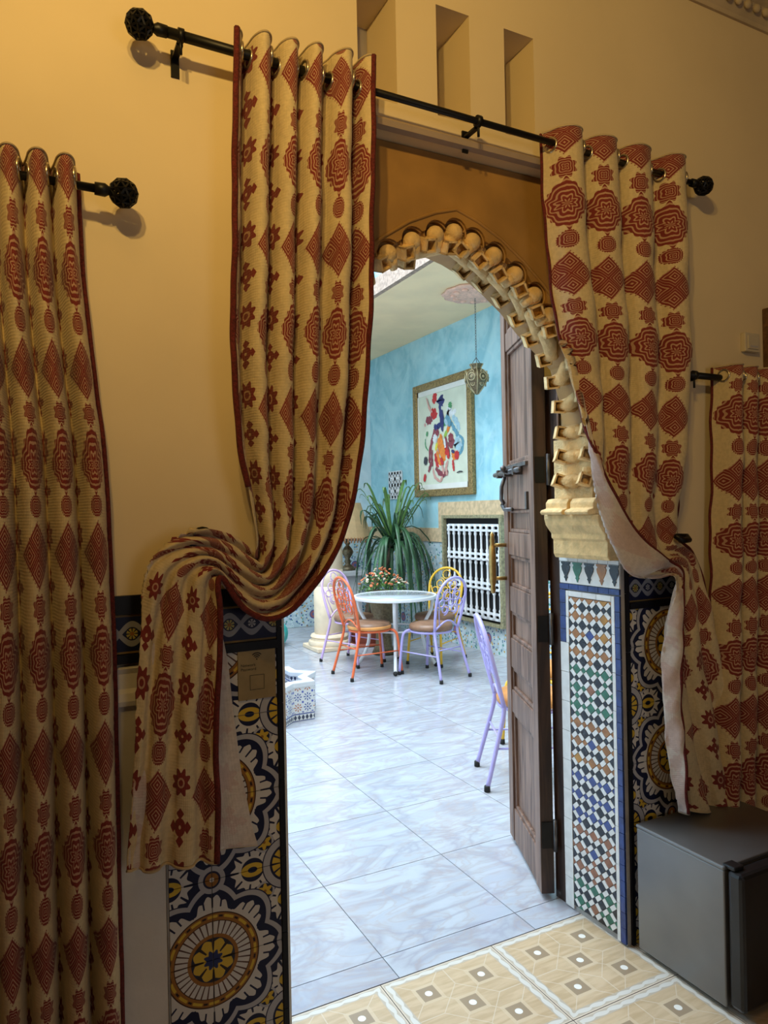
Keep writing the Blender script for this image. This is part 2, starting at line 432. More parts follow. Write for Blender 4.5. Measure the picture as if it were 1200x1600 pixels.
# ------------------------------------------------------------------ mesh helpers
class MB:
    def __init__(s): s.v = []; s.f = []; s.mi = []; s.uv = None; s.cur = 0
    def add(s, vs, fs):
        o = len(s.v); s.v += [tuple(p) for p in vs]
        for f in fs: s.f.append(tuple(i+o for i in f)); s.mi.append(s.cur)
        return s
    def box(s, a, b):
        x0, y0, z0 = a; x1, y1, z1 = b
        return s.add([(x0,y0,z0),(x1,y0,z0),(x1,y1,z0),(x0,y1,z0),(x0,y0,z1),(x1,y0,z1),(x1,y1,z1),(x0,y1,z1)],
                     [(0,3,2,1),(4,5,6,7),(0,1,5,4),(1,2,6,5),(2,3,7,6),(3,0,4,7)])
    def obox(s, c, ax, ay, az, hx, hy, hz):     # oriented box
        c = Vector(c); vs = []
        for k in (-1, 1):
            for (i, j) in ((-1,-1),(1,-1),(1,1),(-1,1)): vs.append(c+ax*(hx*i)+ay*(hy*j)+az*(hz*k))
        return s.add(vs, [(0,3,2,1),(4,5,6,7),(0,1,5,4),(1,2,6,5),(2,3,7,6),(3,0,4,7)])
    def tube(s, pts, r, n=8, closed=False, caps=True):
        pts = [Vector(p) for p in pts]; N = len(pts); rings = []
        rr = r if isinstance(r, (list, tuple)) else [r]*N
        prev = None
        for i, p in enumerate(pts):
            if closed: d = pts[(i+1) % N]-pts[i-1]
            else: d = pts[min(i+1, N-1)]-pts[max(i-1, 0)]
            d.normalize()
            if prev is None:
                a = d.cross(Vector((0, 0, 1)))
                if a.length < .05: a = d.cross(Vector((1, 0, 0)))
            else:
                a = prev-d*prev.dot(d)
                if a.length < 1e-4: a = d.cross(Vector((.3, .5, .8)))
            a.normalize(); prev = a; b = d.cross(a)
            rings.append([p+(a*math.cos(2*PI*k/n)+b*math.sin(2*PI*k/n))*rr[i] for k in range(n)])
        vs = [q for ring in rings for q in ring]; fs = []
        for i in range(N if closed else N-1):
            j = (i+1) % N
            for k in range(n):
                k2 = (k+1) % n; fs.append((i*n+k, i*n+k2, j*n+k2, j*n+k))
        if not closed and caps: fs += [tuple(range(n))[::-1], tuple((N-1)*n+k for k in range(n))]
        return s.add(vs, fs)
    def lathe(s, prof, c=(0,0,0), n=20, axis='Z', lob=0, lamp=0.0):
        vs = []; fs = []; c = Vector(c)
        for (r, h) in prof:
            for k in range(n):
                t = 2*PI*k/n; q = r*(1+lamp*math.cos(lob*t))
                p = (q*math.cos(t), q*math.sin(t), h)
                if axis == 'Y': p = (p[0], p[2], p[1])
                if axis == 'X': p = (p[2], p[0], p[1])
                vs.append(c+Vector(p))
        N = len(prof)
        for i in range(N-1):
            for k in range(n):
                k2 = (k+1) % n; fs.append((i*n+k, i*n+k2, (i+1)*n+k2, (i+1)*n+k))
        fs += [tuple(range(n))[::-1], tuple((N-1)*n+k for k in range(n))]
        return s.add(vs, fs)
    def sphere(s, c, r, n=12, m=8, sc=(1,1,1)):
        c = Vector(c); vs = [c+Vector((0,0,-r*sc[2]))]; fs = []
        for i in range(1, m):
            a = -PI/2+PI*i/m
            for k in range(n):
                t = 2*PI*k/n; vs.append(c+Vector((r*sc[0]*math.cos(a)*math.cos(t), r*sc[1]*math.cos(a)*math.sin(t), r*sc[2]*math.sin(a))))
        vs.append(c+Vector((0,0,r*sc[2]))); L = len(vs)-1
        for k in range(n):
            k2 = (k+1) % n; fs.append((0, 1+k2, 1+k)); fs.append((L, L-n+k, L-n+k2))
            for i in range(m-2): a = 1+i*n; fs.append((a+k, a+k2, a+n+k2, a+n+k))
        return s.add(vs, fs)
    def prism(s, poly, fn, d0, d1):              # polygon (a,b) swept between depths; fn(a,b,d) -> point
        n = len(poly)
        vs = [fn(a, b, d0) for a, b in poly]+[fn(a, b, d1) for a, b in poly]
        fs = [tuple(range(n)), tuple(range(n, 2*n))[::-1]]
        for i in range(n): j = (i+1) % n; fs.append((i, i+n, j+n, j))
        return s.add(vs, fs)
    def build(s, name, mat, parent=None, smooth=False, bevel=0, fix=True):
        me = bpy.data.meshes.new(name); me.from_pydata(s.v, [], s.f)
        mats = mat if isinstance(mat, (list, tuple)) else [mat]
        for m in mats: me.materials.append(MT[m] if isinstance(m, str) else m)
        if len(mats) > 1: me.polygons.foreach_set('material_index', s.mi)
        if fix:
            bm = bmesh.new(); bm.from_mesh(me); bmesh.ops.recalc_face_normals(bm, faces=bm.faces); bm.to_mesh(me); bm.free()
        if smooth: me.polygons.foreach_set('use_smooth', [True]*len(me.polygons))
        me.update()
        return link(name, me, parent, bevel, smooth)
def link(name, me, parent=None, bevel=0, smooth=False):
    o = bpy.data.objects.new(name, me); COL.objects.link(o)
    if parent: o.parent = parent
    if bevel:
        b = o.modifiers.new('bevel', 'BEVEL'); b.width = bevel; b.segments = 2; b.limit_method = 'ANGLE'
    return o
def empty(name, loc=(0,0,0), rz=0):
    o = bpy.data.objects.new(name, None); o.empty_display_size = .05; COL.objects.link(o); o.location = loc; o.rotation_euler.z = rz
    return o
def pin(o, root):                         # keep world coordinates for a direct part of a placed root
    if o.parent == root: o.matrix_parent_inverse = Matrix.Translation(-root.location)
def tag(o, label, cat, group=None):
    o['label'] = label; o['category'] = cat
    if group: o['group'] = group
    return o
def struct(o, label=None):
    o['kind'] = 'structure'
    if label: o['label'] = label
    return o
def copy_tree(o, parent=None):
    c = o.copy(); COL.objects.link(c); c.parent = parent
    for ch in list(o.children): copy_tree(ch, c)
    return c
def smooth_by_angle(o, deg=40):
    me = o.data
    me.polygons.foreach_set('use_smooth', [True]*len(me.polygons))
    bm = bmesh.new(); bm.from_mesh(me)
    for e in bm.edges:
        if len(e.link_faces) == 2 and e.calc_face_angle(0) > math.radians(deg): e.smooth = False
    bm.to_mesh(me); bm.free()
    return o

# ================================================================== THE ROOM
WY, WB = 1.81, 2.11                      # front wall: room face, courtyard face
XL, XR = .608, 1.835                     # opening
ZTOP = 2.595                             # top of the recess
H = 3.44
niches = [(.868, .992), (1.128, 1.246), (1.376, 1.492)]
nz0, nz1 = 2.675, 3.005
b = MB()
b.box((-1.7, WY, 0), (XL, WB, H)); b.box((XR, WY, 0), (3.5, WB, H))
xs = [XL]+[x for n in niches for x in n]+[XR]
b.box((XL, WY, ZTOP), (XR, WB, nz0)); b.box((XL, WY, nz1), (XR, WB, H))
for i in range(0, len(xs), 2): b.box((xs[i], WY, nz0), (xs[i+1], WB, nz1))
wall = struct(b.build('wall_front', 'plaster'), 'cream plastered wall with the arched doorway')
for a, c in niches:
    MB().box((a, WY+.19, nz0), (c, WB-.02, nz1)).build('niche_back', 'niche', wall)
# upper courtyard side of the same wall
struct(MB().box((-1.7, WB-.05, H), (4.6, WB, 6.4)).build('wall_courtyard_front', 'plaster_white'))
struct(MB().box((-1.7, -2.4, H), (3.5, WY, H+.1)).build('ceiling', 'ceil'))
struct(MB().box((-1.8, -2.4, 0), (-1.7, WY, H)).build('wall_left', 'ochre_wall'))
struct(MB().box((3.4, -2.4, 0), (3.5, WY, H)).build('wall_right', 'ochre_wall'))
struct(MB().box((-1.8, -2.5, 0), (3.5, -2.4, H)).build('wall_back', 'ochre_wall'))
# cornice between wall and ceiling
prof = [(0, 0), (0, -.09), (-.012, -.092), (-.016, -.078), (-.05, -.04), (-.10, -.02), (-.12, 0)]
b = MB(); b.prism(prof, lambda y, z, d: (d, WY+y, H+z), -1.7, 3.4)
cor = struct(b.build('trim_1', 'ceil'), 'worn plaster cornice under the ceiling')
# leaf relief on the cornice
lf = MB()
for i in range(34):
    x = 1.6+i*.052
    lf.sphere((x, WY-.045, H-.052), .016, 8, 5, (1.2, .8, 1)); lf.sphere((x+.026, WY-.085, H-.028), .010, 6, 4)
o = lf.build('leaf_relief', 'ceil', cor, smooth=True); o['kind'] = 'stuff'
# moulding along the top of the recess
b = MB(); mp = [(0, 0), (-.02, .004), (-.026, .018), (-.014, .030), (0, .034)]
b.prism(mp, lambda y, z, d: (d, WY+y, ZTOP-.006+z), XL-.03, XR+.02)
struct(b.build('trim_2', 'stucco_trim'), 'brown plaster moulding above the arch')

# floor of the room
TX, TY = .425, .41
TX0, TY0 = 1.415+TX/2, 2.035-TY/2
MT['room_tile'] = room_tile(TX0, TY0, TX, TY)
fl = struct(MB().box((-1.7, -2.4, -.06), (3.4, 2.03, -.004)).build('floor', 'room_tile'), 'beige marquetry patterned tiled floor')
me = None
for i in range(-3, 4):
    for j in range(0, 4):
        x = TX0+i*TX; y = TY0-j*TY
        if x-TX/2 < -1.65: continue
        if me is None:
            g = .0012
            t = MB().box((-TX/2+g, -TY/2+g, -.003), (TX/2-g, TY/2-g, .004)).build('floor_tile', 'room_tile', fl); me = t.data
        else: t = link('floor_tile', me, fl)
        t.location = (x, y, 0)
# courtyard floor
cf = struct(MB().box((-1.7, 2.03, -.07), (4.6, 9.3, -.004)).build('floor_courtyard', 'grout'), 'glossy veined white marble tiled courtyard floor')
MX, MY = .55, .52
mes = {}
def mtile(x0, x1, y0, y1):
    k = (round(x1-x0, 3), round(y1-y0, 3)); g = .0016
    if k not in mes:
        hx, hy = (x1-x0)/2-g, (y1-y0)/2-g
        o = MB().box((-hx, -hy, -.003), (hx, hy, .004)).build('marble_tile', 'marble', cf); mes[k] = o.data
    else: o = link('marble_tile', mes[k], cf)
    o.location = ((x0+x1)/2, (y0+y1)/2, 0)
for i in range(-4, 7):
    x0 = 1.06+MX*(i-1); x1 = min(x0+MX, 4.36)
    if x1 <= x0+.05: continue
    mtile(x0, x1, 2.037, 2.158)
    for j in range(13): mtile(x0, x1, 2.158+MY*j, 2.158+MY*(j+1))

# ------------------------------------------------------------------ painted tile panels beside the door
def tile_panel(x0, x1, xsplit, z_joints, matname, name, fx0, fx1, edge_x, edge_w=.014):
    p = empty(name, ((x0+x1)/2, WY, 0))
    def part(b, n, m): o = b.build(n, m, p); pin(o, p); return o
    g = .0009
    for a, c in zip(xsplit[:-1], xsplit[1:]):
        for z0, z1 in zip(z_joints[:-1], z_joints[1:]):
            part(MB().box((a+g, WY-.009, z0+g), (c-g, WY-.0005, z1-g)), 'painted_tile', matname)
    part(MB().box((x0-.003, WY-.005, 0.005), (x1+.001, WY-.0003, 1.15)), 'grout_bed', 'grout')
    # frieze band with black liners
    n = max(1, round((fx1-fx0)/.2)); s = (fx1-fx0)/n
    for i in range(n):
        part(MB().box((fx0+i*s+g, WY-.010, FZ0+g), (fx0+(i+1)*s-g, WY-.0005, FZ1-g)), 'frieze_tile', 'frieze')
        part(MB().box((fx0+i*s+g, WY-.016, FZ1+g), (fx0+(i+1)*s-g, WY-.0005, FZ1+.045)), 'liner_tile', 'black_tile')
        part(MB().box((fx0+i*s+g, WY-.016, 1.151), (fx0+(i+1)*s-g, WY-.0005, FZ0-g)), 'liner_tile', 'black_tile')
    zz = 0.005
    while zz < FZ1:
        part(MB().box((edge_x, WY-.013, zz+g), (edge_x+edge_w, WY+.03 if False else WY-.0002, min(zz+.2, FZ1+.045)-g)), 'edge_tile', 'black_tile'); zz += .2
    return p
zj = [.005, .187, .387, .587, .787, .987, 1.150]
p1 = tile_panel(.307, XL-.014, [.308, TCX, XL-.015], zj, 'azulejo', 'tile_panel', .10, XL-.014, XL-.014)
tag(p1, 'blue and yellow painted rosette tiles left of the doorway, below the wifi plaque', 'tile panel')
zj2 = [.005, .22, .42, .62, .82, 1.02, 1.150]
p2 = tile_panel(XR+.014, 2.135, [XR+.015, 2.035, 2.135], zj2, 'azulejo_r', 'tile_panel', XR+.014, 2.135, XR)
tag(p2, 'dark painted rosette tiles right of the doorway, above the fridge', 'tile panel')
# white plaster sill left of the tiles
b = MB(); pr = [(0, 0), (-.02, .0), (-.024, .012), (-.020, .03), (-.012, .04), (-.012, .075), (-.018, .088), (0, .095)]
b.prism(pr, lambda y, z, d: (d, WY+y, 1.052+z), .06, .300)
struct(b.build('trim_3', 'plaster_white'), 'white plaster moulding under the dark tile frieze')
struct(MB().box((-.6, WY-.006, 0), (.302, WY-.0002, 1.051)).build('trim_4', 'plaster_white'), 'white plaster strip below the moulding, beside the painted tiles')

# ------------------------------------------------------------------ mosaic jamb
JX = 1.815
jy0, jy1 = 1.806, 2.108                 # room side .. door side
ja = empty('mosaic_jamb', (JX, (jy0+jy1)/2, 0)); tag(ja, 'tall zellige mosaic jamb of small diamonds on the right of the doorway', 'mosaic')
def jpart(b, n, m, par=None):
    o = b.build(n, m, par or ja); pin(o, ja); return o
jpart(MB().box((JX+.004, jy0, .004), (XR-.0004, jy1, 1.318)), 'mortar_bed', 'grout')
def jf(a, z, d): return (JX+d, a, z)
def clip(poly, x0, x1, z0, z1):
    for ax, lim, sg in ((0, x0, 1), (0, x1, -1), (1, z0, 1), (1, z1, -1)):
        out = []
        for i in range(len(poly)):
            p, q = poly[i-1], poly[i]
            ip = sg*(p[ax]-lim) >= 0; iq = sg*(q[ax]-lim) >= 0
            if ip != iq:
                t = (lim-p[ax])/(q[ax]-p[ax]); out.append((p[0]+(q[0]-p[0])*t, p[1]+(q[1]-p[1])*t))
            if iq: out.append(q)
        poly = out
        if len(poly) < 3: return []
    return poly
def area(p): return abs(sum(p[i-1][0]*p[i][1]-p[i][0]*p[i-1][1] for i in range(len(p))))/2
py0, py1, pz0, pz1 = 1.846, 2.060, .028, 1.172
hp = (py1-py0)/6; hz = (pz1-pz0)/35      # half periods
A, B = .62, .38
groups = ['o', 'g', 'o', 'b', 'r', 'g']
def band_color(row):                     # row counted from the top, even rows carry the coloured squares
    g = groups[(row//6) % 6]; return g
small = MB(); small_m = list(ZC.keys())
gap = .045
for i in range(-30, 34):
    for j in range(-30, 34):
        for (ci, cj, si, sj, kind) in ((0, 0, A, A, 'a'), (.5, .5, B, B, 'b'), (.5, 0, B, A, 'w'), (0, .5, A, B, 'w')):
            I, J = i+ci, j+cj; hi, hj = si/2-gap/2, sj/2-gap/2
            poly = []
            for (di, dj) in ((-hi,-hj),(hi,-hj),(hi,hj),(-hi,hj)):
                x = ((I+di)-(J+dj))*hp+py0+hp; z = pz1-2*hz-((I+di)+(J+dj))*hz
                poly.append((x, z))
            poly = clip(poly, py0, py1, pz0, pz1)
            if not poly or area(poly) < 8e-6: continue
            row = round(I+J)+1; colm = I-J
            rr = row-1
            if kind == 'w':
                jpart(MB().prism(poly, jf, -.004+random.uniform(-.0006, .0004), .006), 'white_tile', 'white_tile'); continue
            g = band_color(max(rr, 0))
            if kind == 'a':
                cx = (I-J)*hp+py0+hp; edge = cx < py0+.2*hp or cx > py1-.2*hp
                if rr % 2 == 1 or edge: k = 'k'
                else:
                    k = g
                    if (rr//2) % 3 == 1 and abs(cx-(py0+py1)/2) < hp*.5: k = 'b' if g != 'g' else 'r'
                    if k == 'o' and random.random() < .35: k = 'y'
                jpart(MB().prism(poly, jf, -.004+random.uniform(-.0006, .0004), .006), 'coloured_tile', 'z_'+k)
            else:
                k = g if (rr % 2 == 0 or random.random() < .25) else 'k'
                small.cur = small_m.index(k); small.prism(poly, jf, -.0038, .006)
o = jpart(small, 'small_tiles', ['z_'+k for k in small_m]); o['kind'] = 'stuff'
# border strips of the jamb
def strip(y0, y1, z0, z1, n, mat, vert=True):
    for i in range(n):
        g = .0009
        if vert:
            a = z0+(z1-z0)*i/n; c = z0+(z1-z0)*(i+1)/n; jpart(MB().box((JX-.004+random.uniform(-.0006, .0004), y0+g, a+g), (JX+.006, y1-g, c-g)), 'border_tile', mat)
        else:
            a = y0+(y1-y0)*i/n; c = y0+(y1-y0)*(i+1)/n; jpart(MB().box((JX-.004, a+g, z0+g), (JX+.006, c-g, z1-g)), 'border_tile', mat)
strip(1.830, 1.846, .01, 1.195, 9, 'white_tile'); strip(2.060, 2.076, 1.0, 1.195, 2, 'white_tile'); strip(1.846, 2.060, 1.174, 1.195, 3, 'white_tile', False)
strip(jy0, 1.830, .01, 1.197, 22, 'blue_tile'); strip(2.076, jy1, 1.0, 1.197, 4, 'blue_tile'); strip(2.062, jy1, .01, 1.0, 9, 'white_tile')
strip(jy0, jy1, 1.199, 1.220, 6, 'blue_tile', False)
strip(jy0, jy1, 1.303, 1.318, 6, 'white_tile', False)
jpart(MB().box((JX-.002, jy0+.001, 1.222), (JX+.006, jy1-.001, 1.302)), 'white_ground', 'white_tile')
for i in range(5):
    cy = 2.072-i*.061; w2 = .0255; t0 = 1.301; h = .072
    half = [(w2, 0), (w2*.96, -.08), (w2*.70, -.14), (w2*.92, -.24), (w2*.80, -.42), (w2*.45, -.62), (w2*.25, -.74), (w2*.42, -.80), (w2*.22, -.86), (w2*.05, -1.0)]
    poly = [(cy+x, t0+z*h) for x, z in half]+[(cy-x, t0+z*h) for x, z in half[::-1]]
    poly = [(min(max(a, jy0+.002), jy1-.002), z) for a, z in poly]
    jpart(MB().prism(poly, jf, -.0042, .002), 'spear_tile', 'z_'+'kgkok'[i])
# opposite jamb (plain white zellige)
struct(MB().box((XL, WY+.004, 0), (XL+.012, WB, 1.318)).build('trim_5', 'white_tile'))

# ------------------------------------------------------------------ carved arch
XC = (XL+XR)/2
arch = empty('carved_arch', (XC, 1.95, 1.32)); tag(arch, 'gold stucco arch with honeycomb brackets and balls under a brown tympanum', 'arch')
def apart(b, n, m, par=None, smooth=False, bevel=0):
    o = b.build(n, m, par or arch, smooth, bevel); pin(o, arch); return o
YF, YBK = 1.885, 2.0
back_px = [(722,422),(752,442),(782,467),(807,498),(828,530),(849,562),(862,598),(873,636),(877,677),(877,714),(874,752)]
front_px = [(717,389),(748,407),(779,429),(812,453),(838,487),(859,517)]
ball_px = [(703,360),(741,376),(775,398),(808,428),(838,460),(862,492)]
backs = [(p.x, p.z) for p in (at(x, y, YBK) for x, y in back_px)]
fronts = [(p.x, p.z) for p in (at(x, y, YF) for x, y in front_px)]
balls = [(p.x, p.z) for p in (at(x, y, 1.868) for x, y in ball_px)]
dx = fronts[-1][0]-backs[5][0]; dz = fronts[-1][1]-backs[5][1]
for k in range(6, len(backs)):
    f = max(0.0, 1-(k-5)/3); fronts.append((backs[k][0]+.012+dx*f*.4, backs[k][1]+dz*f))
for k in range(6, len(backs)): balls.append((fronts[k][0]+.055, fronts[k][1]+.028))
# profile of the solid behind the ornaments (half): ball line pushed slightly outwards
prof = [(XC, balls[0][1]-.012)]+[(x+.004, z-.012) for x, z in balls[1:]]
prof.append((prof[-1][0]+.004, 1.52))
halfR = prof
poly = [(x, z) for x, z in halfR]
outer = [(XR-.001, 1.52), (XR-.001, ZTOP-.001)]
b = MB()
for sgn in (1, -1):
    fx = (lambda x, s=sgn: XC+(x-XC)*s)
    # fan of quads from the curve to the outer frame
    N = len(poly)
    for y0, y1 in ((1.900, WB-.04),):
        for i in range(N-1):
            (xa, za), (xb, zb) = poly[i], poly[i+1]
            vs = [(fx(xa), y0, za), (fx(xb), y0, zb), (fx(xb), y1, zb), (fx(xa), y1, za)]
            b.add(vs, [(0, 1, 2, 3)])
            oa = (xa, ZTOP-.002) if i < 6 else (XR-.002, za)
            ob = (xb, ZTOP-.002) if i+1 < 6 else (XR-.002, zb)
            if i == 5: vs = [(xa, za), (xb, zb), (XR-.002, zb), (XR-.002, ZTOP-.002), (xa, ZTOP-.002)]
            elif i < 5: vs = [(xa, za), (xb, zb), ob, oa]
            else: vs = [(xa, za), (xb, zb), (XR-.002, zb), (XR-.002, za)]
            for yy in (y0, y1): b.add([(fx(x), yy, z) for x, z in vs], [tuple(range(len(vs)))])
tym = apart(b, 'tympanum', 'tympanum')
def scal(rad):
    pts = []
    for k, (x, z) in enumerate(balls):
        a_ = Vector((balls[max(k-1, 0)][0], 0, balls[max(k-1, 0)][1])) if k else Vector((2*XC-balls[1][0], 0, balls[1][1]))
        c_ = Vector((balls[min(k+1, len(balls)-1)][0], 0, balls[min(k+1, len(balls)-1)][1]))
        t = (c_-a_).normalized(); nn_ = Vector((-t.z, 0, t.x))
        if nn_.x*(x-XC)+nn_.z*(z-1.6) < 0: nn_ = -nn_
        sp_ = .0375
        for i in range(9):
            q = -1.2+2.4*i/8
            if k == 0 and i < 4: continue
            cx_ = XC if k == 0 else x
            pts.append((cx_+(t.x*math.sin(q)+nn_.x*math.cos(q))*rad, z+(t.z*math.sin(q)+nn_.z*math.cos(q))*rad))
    return pts
sc_ = scal(.042); sc_ = [(XC, sc_[0][1])]+sc_+[(sc_[-1][0], 1.52)]
mono = [sc_[0]]; down = False
for p in sc_[1:]:
    if not down and p[1] < 2.19: down = True
    if (not down and p[0] > mono[-1][0]+1e-5) or (down and p[1] < mono[-1][1]-1e-5): mono.append(p)
sc_ = mono
ic = max(i for i, p in enumerate(sc_) if p[1] > 2.19)
b = MB()
for sgn in (1, -1):
    fx = (lambda x, s=sgn: XC+(x-XC)*s)
    for i in range(len(sc_)-1):
        (xa, za), (xb, zb) = sc_[i], sc_[i+1]
        b.add([(fx(xa), 1.866, za), (fx(xb), 1.866, zb), (fx(xb), 1.9005, zb), (fx(xa), 1.9005, za)], [(0, 1, 2, 3)])
        if i < ic: vs = [(xa, za), (xb, zb), (xb, ZTOP-.002), (xa, ZTOP-.002)]
        elif i == ic: vs = [(xa, za), (xb, zb), (XR-.002, zb), (XR-.002, ZTOP-.002), (xa, ZTOP-.002)]
        else: vs = [(xa, za), (xb, zb), (XR-.002, zb), (XR-.002, za)]
        b.add([(fx(x), 1.866, z) for x, z in vs], [tuple(range(len(vs)))])
apart(b, 'scalloped_front', 'tympanum')
# raised rib following the arch on the tympanum
ribR = [(XC, balls[0][1]+.068)]+[(x+.035*math.sin(min(1.0, k/5)*1.3), z+.072-.010*k) for k, (x, z) in enumerate(balls[1:7], 1)]
pts = [(2*XC-x, 1.866, z) for x, z in ribR[::-1]]+[(x, 1.866, z) for x, z in ribR[1:]]
apart(MB().tube(pts, .006, 6), 'rib', 'tympanum', smooth=True)
def frame_at(k, seq):
    a = Vector((seq[max(k-1, 0)][0], 0, seq[max(k-1, 0)][1])); c = Vector((seq[min(k+1, len(seq)-1)][0], 0, seq[min(k+1, len(seq)-1)][1]))
    t = (c-a).normalized(); n = Vector((-t.z, 0, t.x))   # t runs down the right side; n ...
    if n.x*(XC-seq[k][0])+n.z*(1.6-seq[k][1]) < 0: n = -n
    return t, n
def hollow(b, c, ax, ay, dep, s=.021, w=.006, nd=Vector((0, 1, 0))):
    # square tube, open towards the room
    Y = nd; c = Vector(c)
    for sg in (-1, 1):
        b.obox(c+ax*(sg*(s-w/2)), ax, ay, Y, w/2, s, dep); b.obox(c+ay*(sg*(s-w/2)), ax, ay, Y, s, w/2, dep)
    b.obox(c+Y*dep*.75, ax, ay, Y, s-w, s-w, dep*.2)
for sgn in (1, -1):
    def mir(p): return Vector((XC+(p[0]-XC)*sgn, p[1], p[2]))
    for k in range(len(backs)):
        t, n = frame_at(k, backs); t = Vector((t.x*sgn, 0, t.z)); n = Vector((n.x*sgn, 0, n.z))
        ax = (t+n*.25).normalized(); ay = Vector((-ax.z, 0, ax.x))
        lf_ = [0, 1, 1, .8, .6, .4, .2, 0, 0, 0, 0][k] if sgn == -1 else 0
        F = mir((fronts[k][0], YF, fronts[k][1]+.022*lf_)); Bk = mir((backs[k][0], YBK, backs[k][1]+.034*lf_))
        if k == 0 and sgn == -1: pass
        nd = (Vector((0, .86, 0))-n*.5).normalized(); ay2 = nd.cross(t).normalized(); ax = (t+ay2*.25).normalized(); ay = nd.cross(ax).normalized()
        b = MB(); hollow(b, F, ax, ay, .022, nd=nd); apart(b, 'bracket', 'stucco')
        b = MB(); hollow(b, Bk, ax, ay, .026, .022, nd=nd); apart(b, 'bracket', 'stucco')
        mid = (F+Bk)/2-n*.004
        b = MB(); b.tube([F+Vector((0,.02,0))-n*.004, F+Vector((0,.045,0))-n*.010, mid+n*.000-n*.012, Bk-Vector((0,.03,0))-n*.012, Bk-n*.004], [.017, .019, .026, .022, .018], 10)
        apart(b, 'stalactite', 'stucco', smooth=True)
        # infill between bracket and tympanum
        b = MB(); b.tube([F-n*.0+Vector((0,.02,0)), F-n*.05+Vector((0,.03,0))], [.018, .026], 8); b.tube([Bk, Bk-n*.075], [.020, .032], 8)
        apart(b, 'bracket_root', 'stucco', smooth=True)
        c = mir((balls[k][0] if k else XC, 1.884, balls[k][1]))
        if not (k == 0 and sgn == -1):
            b = MB(); b.sphere(c+Vector((0, -.002, 0))-n*.0, .0285, 16, 10); b.tube([c+n*.012, c+n*.045+Vector((0, .02, 0))], [.022, .012], 10)
            apart(b, 'ball', 'stucco', smooth=True)
            b = MB()
            arc = [c-n*(.042*math.cos(q))+t*(.042*math.sin(q))+Vector((0, -.006, 0)) for q in [(-1.45+2.9*i/14) for i in range(15)]]
            b.tube(arc, .0035, 6); apart(b, 'scallop', 'tympanum', smooth=True)
    # capital
    capX = (lambda x, s=sgn: XC+(x-XC)*s)
    cp = [(JX+.018, 1.320), (1.765, 1.320), (1.757, 1.335), (1.757, 1.385), (1.748, 1.392), (1.748, 1.408), (1.736, 1.422), (1.722, 1.440), (1.716, 1.462), (1.716, 1.478), (JX+.018, 1.478)]
    b = MB(); b.prism(cp, lambda x, z, d: (capX(x), d, z), 1.800, 2.075)
    apart(b, 'capital', 'stucco', bevel=.003)
    b = MB()
    for sl in range(2):
        yy = 1.815+sl*.13
        sp = [(JX, 1.478), (1.690, 1.478), (1.684, 1.487), (1.690, 1.495), (1.712, 1.500), (1.712, 1.520), (1.722, 1.533), (1.742, 1.536), (1.755, 1.524), (1.758, 1.512), (JX, 1.512)]
        b.prism(sp, lambda x, z, d: (capX(x), d, z), yy, yy+.115)
    apart(b, 'corbel', 'stucco', bevel=.003)
    b = MB(); b.box((min(capX(1.762), capX(JX+.018)), 1.872, 1.512), (max(capX(1.762), capX(JX+.018)), 2.068, 1.75)); apart(b, 'impost_block', 'stucco')

# ------------------------------------------------------------------ door frame post and leaf
post = MB().box((1.822, 2.112, 0), (1.93, 2.175, 1.985)).build('door_post', 'door_dark'); struct(post, 'dark wooden door post behind the mosaic jamb')
MB().box((1.820, 2.108, 0), (1.823, 2.116, 1.98)).build('post_edge', 'door_wood', post)
struct(MB().box((1.828, 2.19, 1.99), (2.05, 2.25, 2.70)).build('trim_6', simple('yellow_paint', (.80, .50, .10), .7)))
MB().box((1.828, 2.19, 1.22), (2.0, 2.25, 1.985)).build('gap_backing', 'door_dark', post)  # added dark board that darkens the gap between leaf and post
hx, hy = 1.757, 2.183; ex, ey = 1.968, 2.660
u_ = Vector((ex-hx, ey-hy, 0)); LW = u_.length; u_.normalize(); nrm = Vector((u_.y, -u_.x, 0))      # thickness direction, away from view
door = empty('door_1', (hx, hy, 0)); struct(door, 'old dark wooden door leaf standing open with carved panels')
DZ0, DZ1, TH = .025, 2.50, .050
def dpart(b, n, m, par=None, smooth=False, bevel=0):
    o = b.build(n, m, par or door, smooth, bevel); pin(o, door); return o
def dbox(b, s0, s1, d0, d1, z0, z1):
    c = Vector((hx, hy, 0))+u_*((s0+s1)/2)+nrm*((d0+d1)/2)+Vector((0, 0, (z0+z1)/2))
    return b.obox(c, u_, nrm, Vector((0,0,1)), (s1-s0)/2, (d1-d0)/2, (z1-z0)/2)
S = .075
dpart(dbox(MB(), 0, S, 0, TH, DZ0, DZ1), 'hinge_stile', 'door_wood', bevel=.003)
dpart(dbox(MB(), .0, S-.01, TH-.0005, TH+.0008, DZ0, DZ1), 'stile_back', 'door_dark')
dpart(dbox(MB(), -.0012, 0, .001, TH, DZ0, DZ1), 'stile_edge', 'door_dark')
dpart(dbox(MB(), LW-S, LW, 0, TH, DZ0, DZ1), 'lock_stile', 'door_wood', bevel=.003)
rails = [(DZ0, .17), (.60, .70), (.80, .93), (1.05, 1.16), (1.30, 1.40), (1.50, 1.70), (2.20, 2.28), (2.42, DZ1)]
for z0, z1 in rails: dpart(dbox(MB(), S, LW-S, 0.004, TH, z0, z1), 'rail', 'door_wood', bevel=.003)
